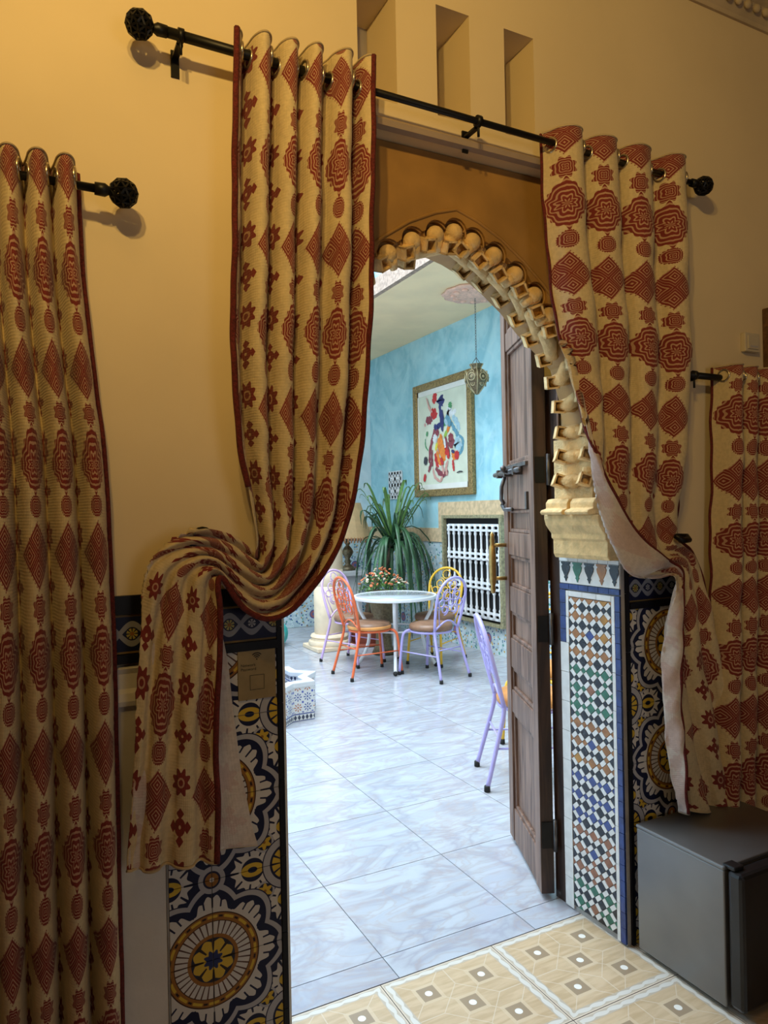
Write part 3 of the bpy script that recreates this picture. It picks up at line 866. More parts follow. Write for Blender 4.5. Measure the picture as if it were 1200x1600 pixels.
for (a0, a1), (b0, b1) in zip(rails[:-1], rails[1:]):
    z0, z1 = a1, b0
    pn = dpart(dbox(MB(), S, LW-S, .022, TH-.006, z0-.002, z1+.002), 'panel', 'door_wood')
    b = MB(); m_ = .016
    for (s0, s1, q0, q1) in ((S, S+m_, z0, z1), (LW-S-m_, LW-S, z0, z1), (S+m_, LW-S-m_, z0, z0+m_), (S+m_, LW-S-m_, z1-m_, z1)): dbox(b, s0, s1, .010, .024, q0, q1)
    dpart(b, 'panel_moulding', 'door_wood', bevel=.004)
# bolt
def dp(s, d, z): return Vector((hx, hy, z))+u_*s+nrm*d
b = MB(); b.tube([dp(.12, -.022, 1.66), dp(LW+.07, -.022, 1.66)], .011, 8)
bolt = dpart(b, 'bolt', 'iron', smooth=True)
for s in (.20, .36, .50): dpart(dbox(MB(), s-.012, s+.012, -.034, .004, 1.642, 1.678), 'bolt_clip', 'iron', bolt, bevel=.003)
dpart(MB().tube([dp(.30, -.022, 1.66), dp(.29, -.055, 1.665), dp(.25, -.060, 1.672)], [.008, .008, .013], 8), 'bolt_knob', 'iron', bolt, smooth=True)
dpart(dbox(MB(), .08, LW-.02, -.010, .004, 1.675, 1.69), 'bolt_plate', 'iron', bolt)
b = MB(); b.tube([dp(.42, -.014, 1.65), dp(.42, -.03, 1.60), dp(.43, -.03, 1.545), dp(.46, -.014, 1.53), dp(.49, -.014, 1.52), dp(.44, -.014, 1.50), dp(.30, -.014, 1.50)], .009, 8); dpart(b, 'latch', 'iron', smooth=True)
dpart(dbox(MB(), .09, .115, -.006, .004, 1.50, 1.57), 'keyhole_plate', 'iron')
# brass pull near the lock edge
b = MB(); s = LW-.05
b.lathe([(r_, h_*.70) for r_, h_ in [(.001, -.20), (.009, -.195), (.013, -.17), (.010, -.15), (.015, -.13), (.017, 0), (.015, .10), (.010, .12), (.013, .14), (.009, .165), (.011, .18), (.001, .20)]], dp(s+.02, -.062, 1.262), 12)
pull = dpart(b, 'pull_handle', 'brass', smooth=True)
for z in (1.19, 1.34): dpart(MB().tube([dp(s+.02, .002, z), dp(s+.02, -.062, z)], .009, 8), 'pull_arm', 'brass', pull, smooth=True)
for z in (.20, .99, 1.60):
    hg = dpart(dbox(MB(), -.006, .0, .006, .044, z, z+.10), 'hinge', 'black')
    dpart(MB().tube([dp(-.010, TH+.006, z-.01), dp(-.010, TH+.006, z+.11)], .009, 8), 'hinge_pin', 'iron', hg, smooth=True)

# ================================================================== CURTAIN RODS
def ball_mesh(c, r):
    bm = bmesh.new(); bmesh.ops.create_icosphere(bm, subdivisions=2, radius=r)
    b = MB(); c = Vector(c)
    for e in bm.edges: b.tube([c+e.verts[0].co, c+e.verts[1].co], .0032, 4, caps=False)
    bm.free()
    bm = bmesh.new(); bmesh.ops.create_icosphere(bm, subdivisions=1, radius=r*.97)
    for f in list(bm.faces)[::2]: b.add([c+v.co for v in f.verts], [(0, 1, 2)])
    bm.free(); return b
def rod(x0, x1, Y, z, ends, brackets, label, r=.0095, zr=None):
    zr = z if zr is None else zr
    o = empty('curtain_rod', (x0, Y, z)); tag(o, label, 'curtain rod', 'black curtain rods')
    def part(b, n, m, par=None, smooth=True): q = b.build(n, m, par or o, smooth); pin(q, o); return q
    def zz(x): return z+(zr-z)*(x-x0)/(x1-x0)
    part(MB().tube([(x0, Y, z), (x1, Y, zr)], r, 12), 'pole', 'black')
    part(MB().tube([(x0, Y, z), (x0+.42, Y, zz(x0+.42))], r*1.28, 12), 'outer_pole', 'black')
    for x, sg in ends:
        part(MB().tube([(x, Y, zz(x)), (x+sg*.022, Y, zz(x)), (x+sg*.030, Y, zz(x)), (x+sg*.04, Y, zz(x))], [.014, .015, .010, .008], 10), 'collar', 'black')
        part(ball_mesh((x+sg*.062, Y, zz(x)), .031), 'finial', 'black', smooth=False)
    for x in brackets:
        b = MB(); b.box((x-.008, Y+.01, zz(x)-.018), (x+.008, WY-.001, zz(x)-.012)); b.box((x-.010, WY-.006, zz(x)-.06), (x+.010, WY-.0005, zz(x)+.005))
        br = part(b, 'bracket', 'black', smooth=False)
        b = MB(); b.tube([(x, Y, zz(x)), (x, Y, zz(x)-.045)], .004, 6); part(MB().tube([(x-.007, Y, zz(x)), (x+.007, Y, zz(x))], r*1.75, 12), 'bracket_ring', 'black', br)
        part(b, 'bracket_screw', 'black', br)
    return o
RY = 1.735
a = at(218, 38, RY); c = at(1097, 290, RY)
rod(a.x+.062, c.x-.055, RY, a.z, [(a.x+.062, -1), (c.x-.055, 1)], [at(282, 60, RY).x, 1.22, 2.06], 'long black rod above the arched doorway with two openwork ball ends', zr=c.z)
aL = at(193, 302, RY)
rod(-.75, aL.x-.062, RY, aL.z, [(aL.x-.062, 1)], [-.3], 'black rod with one ball end at the left window, over the far left curtain')
aR = at(1075, 583, RY)
rod(aR.x-.01, 3.2, RY+.02, aR.z, [], [at(1092, 590, RY).x, 2.9], 'short stretch of black rod at the lower right window')

# ================================================================== CURTAINS
def lerp(a, b, t): return a+(b-a)*t
def catmull(seq, t):
    n = len(seq)-1; x = min(max(t, 0), 1)*n; i = min(int(x), n-1); f = x-i
    p0, p1, p2, p3 = seq[max(i-1, 0)], seq[i], seq[i+1], seq[min(i+2, n)]
    return .5*((2*p1)+(p2-p0)*f+(2*p0-5*p1+4*p2-p3)*f*f+(3*p1-p0-3*p2+p3)*f*f*f)
def sstep(x): x = min(max(x, 0), 1); return x*x*(3-2*x)

def curtain(rows, nf, cloth_u, label, nu=150, nv=110, v0=0.0, u0=0.0, phase=0.0, name='curtain', trimA=True, trimB=True, irr=.5, trim_end=1.0, uk=None, um=1.0, bulge=.62, grommets=True, rodz=None, seed=1, trim_r=.0055):
    """rows: list of (A, F, B, fs, amp); A/F/B world points: free edge, fold, other edge; cloth runs A -> F -> B"""
    rnd = random.Random(seed)
    n = len(rows)
    # row spacing by mean arc length of the three guide lines
    Ls = [0.0]
    for i in range(1, n):
        Ls.append(Ls[-1]+max(1e-4, ((rows[i][1]-rows[i-1][1]).length+(rows[i][2]-rows[i-1][2]).length)/2))
    tot = Ls[-1]
    seqA, seqF, seqB = [r[0] for r in rows], [r[1] for r in rows], [r[2] for r in rows]
    seqf = [r[3] for r in rows]; seqa = [r[4] for r in rows]
    def par(L):
        for i in range(n-1):
            if L <= Ls[i+1]+1e-9: return (i+(L-Ls[i])/(Ls[i+1]-Ls[i]))/(n-1)
        return 1.0
    q1, q2, q3 = rnd.uniform(0, 6), rnd.uniform(0, 6), rnd.uniform(0, 6)
    def PHI(s, L): return 2*PI*nf*s+phase+irr*(math.sin(2*PI*1.15*s+q1)+.5*math.sin(2*PI*2.3*s+q2))*math.sin(PI*min(1, max(0, s)))+.35*math.sin(L*2.1+q3+s*5)*min(1, L*2)*math.sin(PI*s)
    base = []; amps = []; vv = []
    for j in range(nv+1):
        L = tot*j/nv; t = par(L)
        A, Fp, B = catmull(seqA, t), catmull(seqF, t), catmull(seqB, t); fs = max(0.0, catmull(seqf, t)); am = catmull(seqa, t)
        row = []
        for i in range(nu+1):
            s = i/nu
            s2 = s+bulge*math.sin(PHI(s, L))/(2*PI*nf)*(1-.5*sstep(fs/.10))
            s2 = min(max(s2, 0), 1)
            if fs > 1e-3 and s2 < fs:
                q = s2/fs; p = A.lerp(Fp, q)
                p = p+Vector((0, (-.012 if A.y < Fp.y else .010)*math.sin(PI*q), 0))
            else:
                q = (s2-fs)/(1-fs) if fs < 1 else 0; p = Fp.lerp(B, q)
            row.append(p)
        base.append(row); amps.append((am, fs)); vv.append(L)
    V = []; UV = []
    ph2 = rnd.uniform(0, 6)
    for j in range(nv+1):
        am, fs = amps[j]
        for i in range(nu+1):
            s = i/nu
            du = base[j][min(i+1, nu)]-base[j][max(i-1, 0)]; dv = base[min(j+1, nv)][i]-base[max(j-1, 0)][i]
            nn = du.cross(dv)
            if nn.length < 1e-9: nn = Vector((0, -1, 0))
            nn.normalize()
            if nn.y > 0: nn = -nn
            nn = (nn+Vector((0, -.6, 0))).normalized()
            wv = math.cos(PHI(s, vv[j]))*(1+.22*math.sin(s*19+q2)*irr)
            wv = wv/ (abs(wv)**.35+1e-6) if abs(wv) > 1e-4 else 0
            wrin = .0035*math.sin(vv[j]*17+s*23+ph2)+.0025*math.sin(vv[j]*41-s*31+ph2*2)
            k = lerp(1.0, min(1.0, max(0.0, (s-fs)/.08)), sstep(fs/.08))
            V.append(base[j][i]+nn*(am*wv*k+wrin*min(1, vv[j]*4)))
            sm = .65+(s-.65)*um
            kk = 1.0 if uk is None else 1+(uk[1]-1)*sstep((vv[j]/tot-uk[0])/.12)
            UV.append((phase*PU/(2*PI)+u0+nf*PU*(1+(sm-1)*kk), v0-vv[j]))
    fs_ = []
    for j in range(nv):
        for i in range(nu):
            a = j*(nu+1)+i; fs_.append((a, a+nu+1, a+nu+2, a+1))
    me = bpy.data.meshes.new(name+'_cloth'); me.from_pydata([tuple(p) for p in V], [], fs_)
    ul = me.uv_layers.new(name='UVMap')
    for lp in me.loops: ul.data[lp.index].uv = UV[lp.vertex_index]
    me.materials.append(MT['cloth']); me.materials.append(MT['cloth_lining']); me.materials.append(MT['hem'])
    me.polygons.foreach_set('use_smooth', [True]*len(me.polygons)); me.update()
    root = empty(name, (0, 0, 0)); c0 = sum((p for p in V), Vector())/len(V); root.location = (c0.x, c0.y, min(p.z for p in V))
    inv = Matrix.Translation(-root.location)
    tag(root, label, 'curtain', 'red patterned curtains')
    o = link('cloth', me, root); o.matrix_parent_inverse = inv
    # check facing: print side must look to -Y
    ny = sum(p.normal.y*p.area for p in me.polygons)
    if ny > 0: me.flip_normals()
    so = o.modifiers.new('thickness', 'SOLIDIFY'); so.thickness = .003; so.offset = -1; so.material_offset = 1; so.material_offset_rim = 2
    def edge(i):
        return [V[j*(nu+1)+i] for j in range(nv+1)]
    if trimA: q = MB().tube(edge(0)[:int((nv+1)*trim_end)], trim_r, 6).build('edge_trim', 'trim_red', root, True); q.matrix_parent_inverse = inv
    if trimB: q = MB().tube(edge(nu), trim_r, 6).build('edge_trim', 'trim_red', root, True); q.matrix_parent_inverse = inv
    q = MB().tube([V[nv*(nu+1)+i] for i in range(nu+1)], .0035, 5).build('bottom_hem', 'hem', root, True); q.matrix_parent_inverse = inv
    q = MB().tube([V[i] for i in range(nu+1)], .003, 5).build('top_hem', 'hem', root, True); q.matrix_parent_inverse = inv
    if grommets and rodz is not None:
        zc_ = [i for i in range(4, nu-3) if math.cos(PHI(i/nu, 0))*math.cos(PHI((i+1)/nu, 0)) <= 0]
        for i in zc_:
            j = min(range(nv), key=lambda j: abs(V[j*(nu+1)+i].z-rodz(V[j*(nu+1)+i].x)))
            p = V[j*(nu+1)+i]; d1 = (V[j*(nu+1)+i+1]-V[j*(nu+1)+i-1]).normalized(); d2 = (V[(j+1)*(nu+1)+i]-V[j*(nu+1)+i]).normalized()
            q = MB().tube([p+d1*(.021*math.cos(a))+d2*(.021*math.sin(a)) for a in [2*PI*x/18 for x in range(18)]], .0045, 6, closed=True).build('grommet', 'chrome', root, True); q.matrix_parent_inverse = inv
    return root

def R(A, F, B, fs, amp): return (A, F, B, fs, amp)
# --- left window curtain, full length
zt = aL.z+.045
rw = []
for (px, py, xa) in ((122, 250, -.52), (131, 420, -.53), (150, 590, -.54), (166, 720, -.55), (180, 1000, -.56), (188, 1350, -.57), (194, 1600, -.575), (198, 1850, -.58)):
    Bp = at(px, py, RY)
    Ap = Vector((xa, RY, Bp.z)); rw.append(R(Ap, Ap, Bp, 0.0, .046))
rw[0][0].z = rw[0][2].z = zt
curtain(rw, 12, 12*PU, 'full length red and gold curtain at far left with burgundy fringed edge', nu=300, nv=90, u0=.0, phase=PI, v0=.05, rodz=lambda x: aL.z, trim_r=.008, seed=3)
# --- right window curtain
zt = aR.z+.04
rw = []
for (px, py) in ((1130, 578), (1128, 800), (1126, 1000), (1122, 1300), (1120, 1500)):
    Ap = at(px, py, RY); Bp = Vector((3.05, RY, Ap.z)); rw.append(R(Ap, Ap, Bp, 0.0, .045))
rw[0][0].z = rw[0][2].z = zt
rw.append(R(rw[-1][0]*1, rw[-1][0]*1, rw[-1][2]*1, 0.0, .045)); rw[-1][0].z = rw[-1][2].z = .06; rw[-1] = (rw[-1][0], rw[-1][0], rw[-1][2], 0.0, .045)
curtain(rw, 9, 9*PU, 'shadowed red and gold curtain at far right behind the tied drape', nu=220, nv=80, u0=.02, phase=PI+.2, v0=.0, rodz=lambda x: aR.z, seed=4)

# --- left door drape
def zrod(x): return a.z+(c.z-a.z)*(x-a.x)/(c.x-a.x)
a = at(218, 38, RY); c = at(1097, 290, RY)
DY = RY
rows_px = [ # (A), (F), (B) with Y offsets, fs, amp
 ((362, 58, 0), None, (573, 100, 0), 0, .046),
 ((360, 200, 0), None, (573, 215, 0), 0, .042),
 ((359, 400, 0), None, (571, 410, 0), 0, .040),
 ((358, 560, 0), None, (566, 580, 0), 0, .036),
 ((370, 700, 0), None, (552, 735, 0), 0, .032),
 ((385, 775, .0), None, (534, 825, 0), 0, .028),
 ((394, 825, .0), None, (513, 872, -.005), 0, .026),
 ((398, 858, .0), None, (486, 915, -.015), 0, .022),
 ((396, 868, .01), None, (450, 955, -.03), 0, .018),
 ((384, 855, .01), None, (415, 968, -.04), 0, .015),
 ((362, 837, 0), None, (385, 955, -.045), 0, .013),
 ((335, 829, -.01), None, (362, 930, -.045), 0, .012),
 ((308, 828, -.02), None, (347, 908, -.045), 0, .011),
 ((292, 838, .0), (276, 838, -.02), (340, 905, -.05), .10, .010),
 ((300, 870, .03), (242, 864, -.02), (340, 918, -.06), .22, .010),
 ((330, 930, .048), (226, 900, -.015), (343, 945, -.055), .30, .010),
 ((350, 1000, .048), (218, 990, -.01), (343, 1020, -.05), .36, .012),
 ((370, 1150, .048), (210, 1160, -.01), (336, 1160, -.045), .40, .013),
 ((388, 1260, .048), (203, 1270, -.01), (340, 1260, -.045), .42, .014),
 ((402, 1318, .048), (198, 1362, -.01), (338, 1345, -.045), .42, .014)]
def mk(rows_px, DY):
    out = []
    for A, Fq, B, fs, am in rows_px:
        PA = at(A[0], A[1], DY+A[2]); PB = at(B[0], B[1], DY+B[2]); PF = PA.copy() if Fq is None else at(Fq[0], Fq[1], DY+Fq[2])
        out.append(R(PA, PF, PB, fs, am))
    return out
curtain(mk(rows_px, DY), 5, 5.2*PU, 'lit gold and red drape left of the arch, looped over a hook', nu=200, nv=170, trim_end=.50, um=1.12, trim_r=.0075, uk=(.60, .52), u0=.014, phase=.25, v0=.10, rodz=zrod, seed=5)
# --- right door drape
rows_px = [
 ((858, 200, 0), None, (1074, 256, 0), 0, .044),
 ((862, 300, 0), None, (1077, 345, 0), 0, .044),
 ((871, 420, 0), None, (1081, 450, 0), 0, .042),
 ((886, 520, 0), None, (1084, 550, 0), 0, .038),
 ((906, 605, -.01), (902, 603, 0), (1082, 640, 0), .03, .033),
 ((928, 700, -.06), (916, 690, -.03), (1075, 730, .0), .06, .028),
 ((964, 780, -.075), (934, 785, -.035), (1066, 795, .01), .11, .023),
 ((1003, 838, -.085), (955, 850, -.045), (1062, 826, .02), .16, .018),
 ((1035, 868, -.085), (983, 895, -.06), (1062, 842, .02), .20, .014),
 ((1052, 880, -.05), (1022, 903, -.06), (1066, 846, .02), .20, .010),
 ((1062, 888, -.05), (1052, 900, -.06), (1072, 850, .02), .18, .008),
 ((1068, 905, -.04), (1058, 915, -.05), (1088, 868, .02), .14, .010),
 ((1068, 960, -.06), (1044, 965, -.03), (1108, 930, .02), .14, .014),
 ((1064, 1050, -.07), (1035, 1055, -.03), (1132, 1030, .02), .16, .018),
 ((1068, 1160, -.075), (1043, 1165, -.03), (1162, 1150, .02), .16, .020),
 ((1076, 1272, -.075), (1060, 1268, -.03), (1184, 1262, .02), .14, .022)]
curtain(mk(rows_px, DY), 4, 4*PU, 'tied back red and gold drape right of the arch showing pale lining', nu=190, nv=160, uk=(.68, .75), u0=.030, phase=PI+.35, v0=.03, rodz=zrod, seed=6)
# hooks holding the drapes
def hook(p, label):
    p = Vector(p); o = empty('curtain_holdback', p); tag(o, label, 'curtain hook', 'curtain holdback hooks')
    def part(b, n, m='black', par=None): q = b.build(n, m, par or o, True); pin(q, o); return q
    part(MB().lathe([(.001, 0), (.028, 0), (.030, -.006), (.020, -.010), (.001, -.012)], (p.x, WY-.0005, p.z), 16, 'Y'), 'wall_plate')
    part(MB().tube([(p.x, WY-.008, p.z), (p.x, p.y-.02, p.z), (p.x-.01, p.y-.035, p.z-.01), (p.x-.045, p.y-.040, p.z-.012), (p.x-.07, p.y-.03, p.z+.005)], [.010, .010, .011, .011, .009], 10), 'arm')
    return o
hook(at(1066, 838, 1.735), 'black metal hook gathering the right door drape')
hook(at(322, 842, 1.765), 'hook under the folds of the left door drape')

# ================================================================== SMALL THINGS IN THE ROOM
# wifi plaque
q0 = at(371, 1014, WY-.012); q1 = at(431, 1090, WY-.012)
px0, px1 = q0.x, q1.x; pzt, pzb = at(400, 1012, WY-.012).z, at(400, 1092, WY-.012).z
pw, ph_ = px1-px0, pzt-pzb
pl = empty('wifi_plaque', ((px0+px1)/2, WY-.010, pzb)); tag(pl, 'small gold wifi notice plaque on the painted tiles', 'sign')
def ppart(b, n, m): o = b.build(n, m, pl); pin(o, pl); return o
ppart(MB().box((px0, WY-.0135, pzb), (px1, WY-.0092, pzt)), 'plate', 'plaque')
yy = WY-.0140
cxp, czp = px0+pw*.5, pzt-ph_*.22
for k, rr in enumerate((.006, .011, .016)):
    pts = [(cxp+rr*math.sin(t), yy, czp+rr*math.cos(t)) for t in [-.8+1.6*i/10 for i in range(11)]]
    ppart(MB().tube(pts, .0012, 4), 'wifi_arc', 'print')
ppart(MB().sphere((cxp, yy, czp), .0018, 8, 6), 'wifi_dot', 'print')
def text(body, size, x, z, parent, mat, y, align='LEFT', name='lettering'):
    cu = bpy.data.curves.new(name, 'FONT'); cu.body = body; cu.size = size; cu.align_x = align; cu.extrude = .0003
    t = bpy.data.objects.new(name, cu); COL.objects.link(t); bpy.context.view_layer.update()
    me = bpy.data.meshes.new_from_object(t.evaluated_get(bpy.context.evaluated_depsgraph_get())); bpy.data.objects.remove(t)
    o = link(name, me, parent); me.materials.clear(); me.materials.append(MT[mat])
    pin(o, parent); o.matrix_basis = Matrix.Translation((x, y, z)) @ Matrix.Rotation(PI/2, 4, 'X'); return o
text('Network', .0105, px0+pw*.07, pzt-ph_*.35, pl, 'print', yy+.0004)
text('Password', .0105, px0+pw*.07, pzt-ph_*.43, pl, 'print', yy+.0004)
# the box that framed the code (code itself left out)
b = MB(); s = .019; cz = pzb+ph_*.33
for (u0_, u1_, v0_, v1_) in ((-s, s, s-.001, s), (-s, s, -s, -s+.001), (-s, -s+.001, -s, s), (s-.001, s, -s, s)): b.box((cxp+u0_, yy-.0002, cz+v0_), (cxp+u1_, yy+.0006, cz+v1_))
ppart(b, 'code_border', 'print')

# fridge
fx0, fx1, fy0, fy1, fh = 1.826, 2.29, 1.430, 1.765, .437
fr = empty('mini_fridge', ((fx0+fx1)/2, (fy0+fy1)/2, .004)); tag(fr, 'dark grey mini fridge on the floor under the right drape', 'fridge')
def fpart(b, n, m, par=None, bevel=.004): o = b.build(n, m, par or fr, bevel=bevel); pin(o, fr); return o
fpart(MB().box((fx0, fy0, .022), (fx1, fy1, fh-.012)), 'body', 'fridge')
fpart(MB().box((fx0-.002, fy0-.001, fh-.012), (fx1+.002, fy1+.002, fh)), 'top', 'fridge')
dd = fpart(MB().box((fx0+.002, fy0-.058, .03), (fx1-.002, fy0-.008, fh-.006)), 'door', 'fridge_door', bevel=.012)
fpart(MB().box((fx0+.02, fy0-.008, .04), (fx1-.02, fy0, fh-.02)), 'gasket', 'rubber', bevel=0)
fpart(MB().box((fx0+.008, fy0-.03, fh-.006), (fx0+.05, fy0+.012, fh+.006)), 'hinge_cap', 'fridge_door')
fpart(MB().box((fx1-.06, fy0-.064, .18), (fx1-.045, fy0-.057, .40)), 'handle_groove', 'rubber', dd)
for (x, y) in ((fx0+.04, fy0+.04), (fx1-.04, fy0+.04), (fx0+.04, fy1-.04), (fx1-.04, fy1-.04)):
    fpart(MB().lathe([(.014, .004), (.018, .006), (.018, .022)], (x, y, 0), 10), 'foot', 'rubber', bevel=0)

# switch
sp = at(1168, 537, WY); sw = empty('light_switch', sp); tag(sw, 'small ivory wall switch above the far right curtain', 'switch')
def swp(b, n, m, bevel=.003): o = b.build(n, m, sw, bevel=bevel); pin(o, sw); return o
swp(MB().box((sp.x-.042, WY-.022, sp.z-.036), (sp.x+.042, WY-.0005, sp.z+.036)), 'housing', 'ring_beige')
swp(MB().box((sp.x-.030, WY-.026, sp.z-.026), (sp.x+.030, WY-.021, sp.z+.026)), 'rocker', 'ring_beige')
swp(MB().box((sp.x-.018, WY-.0268, sp.z-.020), (sp.x+.024, WY-.0258, sp.z-.013)), 'label_strip', 'niche', 0)

# carved wooden window surround at the right edge
cw = at(1190, 483, WY); wx0 = cw.x; wz1 = cw.z
wf = empty('carved_window_frame', (wx0+.3, WY, .9)); tag(wf, 'dark carved wooden window surround at the right edge behind a curtain', 'window frame')
def wp(b, n, m, bevel=0, smooth=False): o = b.build(n, m, wf, smooth, bevel); pin(o, wf); return o
wp(MB().box((wx0, WY-.035, .9), (wx0+.10, WY-.0005, wz1)), 'side_post', 'wood_carved', .004); wp(MB().box((wx0+.55, WY-.035, .9), (wx0+.65, WY-.0005, wz1)), 'side_post', 'wood_carved', .004)
wp(MB().box((wx0+.10, WY-.035, wz1-.10), (wx0+.55, WY-.0005, wz1)), 'head', 'wood_carved', .004); wp(MB().box((wx0+.10, WY-.012, .9), (wx0+.55, WY-.0005, wz1-.10)), 'shutter', 'door_dark')
b = MB()
for i in range(20):
    z = wz1-.03-i*.062
    b.sphere((wx0+.035, WY-.036, z), .016, 8, 6, (1, .5, 1)); b.sphere((wx0+.075, WY-.036, z-.03), .014, 8, 6, (1, .5, 1))
wp(b, 'carving', 'wood_carved', smooth=True)

# ================================================================== THE COURTYARD
BX = 4.37; BKY = 8.95
struct(MB().box((BX, 2.11, 0), (BX+.2, BKY+.3, 6.4)).build('wall_courtyard_right', 'blue_wall'), 'turquoise plastered courtyard wall')
struct(MB().box((-1.9, BKY, 0), (BX, BKY+.2, 6.4)).build('wall_courtyard_back', 'pale_wall'), 'pale blue courtyard wall behind the column')
struct(MB().box((-1.9, 2.11, 0), (-1.7, BKY, 6.4)).build('wall_courtyard_left', 'pale_wall'))
GX, GY, GZ = 3.15, 7.25, 3.60
cg = struct(MB().box((GX, 2.12, GZ), (BX, BKY, GZ+.16)).box((-1.7, GY, GZ), (GX, BKY, GZ+.16)).build('ceiling_gallery', 'gallery'), 'ivory ceiling of the courtyard gallery')
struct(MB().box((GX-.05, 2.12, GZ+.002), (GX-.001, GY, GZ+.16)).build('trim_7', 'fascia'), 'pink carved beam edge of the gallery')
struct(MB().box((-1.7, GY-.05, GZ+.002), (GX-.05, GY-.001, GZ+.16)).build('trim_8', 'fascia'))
struct(MB().box((GX-.03, 2.12, GZ+.162), (GX+.1, GY, 6.3)).build('wall_upper_right', 'atrium_tile'), 'sky blue tiled upper wall of the courtyard')
struct(MB().box((-1.7, GY-.03, GZ+.162), (GX-.03, GY+.1, 6.3)).build('wall_upper_back', 'atrium_tile'))
# dado and stucco bands on the far walls
dz = 1.14
struct(MB().box((BX-.02, 2.4, .005), (BX-.0005, 5.86, dz)).box((BX-.02, 6.99, .005), (BX-.0005, BKY-.001, dz)).box((BX-.02, 5.86, .005), (BX-.0005, 6.99, .30)).build('trim_9', 'zellige_wall'), 'pale zellige dado on the turquoise wall')
struct(MB().box((-1.6, BKY-.02, .005), (2.3, BKY-.0005, dz)).box((3.3, BKY-.02, .005), (BX-.021, BKY-.0005, dz)).box((2.3, BKY-.02, .005), (3.3, BKY-.0005, .34)).build('trim_10', 'zellige_wall'), 'pale zellige dado on the back wall')
MT['band'] = simple('sand_stucco_band', (.74, .54, .32), .8, var=.14, scale=20, bump=.7, bscale=60)
struct(MB().box((BX-.035, 7.12, dz), (BX-.0005, BKY-.001, dz+.16)).box((BX-.035, 2.4, 1.44), (BX-.0005, 7.12, 1.60)).box((BX-.035, 7.00, dz+.001), (BX-.0005, 7.12, 1.44)).build('trim_11', 'band'), 'sand coloured stucco band around the lattice window')
struct(MB().box((-1.6, BKY-.035, dz), (BX-.036, BKY-.0005, dz+.16)).build('trim_12', 'band'))
struct(MB().box((BX-.012, 4.6, 1.601), (BX-.0005, 6.22, 2.46)).build('trim_13', 'blue_wall'))

def lattice(name, origin, ax, w_, h_, label, nrm_):
    """turned wooden lattice window in white"""
    o = empty(name, origin); o['kind'] = 'structure'; o['label'] = label
    ax = Vector(ax); nv_ = Vector(nrm_); O = Vector(origin)
    def part(b, n, m, par=None, smooth=False): q = b.build(n, m, par or o, smooth); pin(q, o); return q
    Z = Vector((0, 0, 1))
    def bx(b, s0, s1, z0, z1, d0, d1): return b.obox(O+ax*((s0+s1)/2)+Z*((z0+z1)/2)+nv_*((d0+d1)/2), ax, nv_, Z, (s1-s0)/2, (d1-d0)/2, (z1-z0)/2)
    part(bx(MB(), 0, w_, 0, h_, .001, .004), 'dark_opening', 'dark')
    b = MB(); f = .035
    bx(b, -f, 0, -f, h_+f, .001, .05); bx(b, w_, w_+f, -f, h_+f, .001, .05); bx(b, 0, w_, -f, 0, .001, .05); bx(b, 0, w_, h_, h_+f, .001, .05)
    part(b, 'border', simple('olive_border_tile', (.42, .38, .22), .5, var=.25, scale=40))
    m0 = .09
    x0, x1, z0, z1 = m0, w_-.02, .04, h_-.06
    tall = (z1-z0)/3.0
    levels = []
    for k in range(4): levels += [z0+k*tall*.93, z0+k*tall*.93+.055]
    for z in levels + [levels[-1]+.055]:
        if z < z1+.03: part(bx(MB(), x0, x1, z-.012, z+.012, .020, .038), 'lattice_rail', 'white_metal')
    n = max(3, int((x1-x0)/.098)); mesh_data = None
    for i in range(n+1):
        s = x0+(x1-x0)*i/n
        prof = []
        zz = z0-.01
        pts = [z0-.01]
        for k in range(3):
            za = levels[2*k+1]; zb = levels[2*k+2]
            prof += [(.030, za-.062), (.018, za-.028), (.030, za+.004), (.016, za+.02), (.022, za+.04), (.013, za+.06), (.013, zb-.06), (.022, zb-.04), (.016, zb-.02), (.030, zb-.004)]
        prof += [(.018, levels[-1]-.028), (.030, levels[-1]+.004)]
        if mesh_data is None:
            q = MB().lathe(prof, (0, 0, 0), 6).build('spindle', 'white_metal', o, True); mesh_data = q.data
        else: q = link('spindle', mesh_data, o)
        q.location = ax*s+nv_*.029
    return o
lattice('window_1', (BX-.022, 6.96, .335), (0, -1, 0), 1.06, 1.08, 'white turned lattice window in the turquoise wall', (-1, 0, 0))
lattice('window_2', (2.34, BKY-.022, .37), (1, 0, 0), .92, .75, 'white lattice window in the back wall behind the column', (0, -1, 0))

# vent
vp = atx(618, 758, BX-.012); vt = empty('wall_vent', vp); tag(vt, 'small white pierced square vent low on the turquoise wall beside the painting', 'vent')
def vpart(b, n, m): o = b.build(n, m, vt); pin(o, vt); return o
vpart(MB().box((BX-.006, vp.y-.17, vp.z-.17), (BX-.0005, vp.y+.17, vp.z+.17)), 'backing', 'dark')
b = MB()
N = 5
for i in range(N):
    t = -.16+.32*i/(N-1)
    b.box((BX-.020, vp.y+t-.022, vp.z-.17), (BX-.005, vp.y+t+.022, vp.z+.17)); b.box((BX-.020, vp.y-.17, vp.z+t-.022), (BX-.005, vp.y+.17, vp.z+t+.022))
for i in range(2):
    for j in range(2):
        b.sphere((BX-.02, vp.y-.08+.16*i, vp.z-.08+.16*j), .028, 8, 6)
vpart(b, 'grille', 'white_metal')

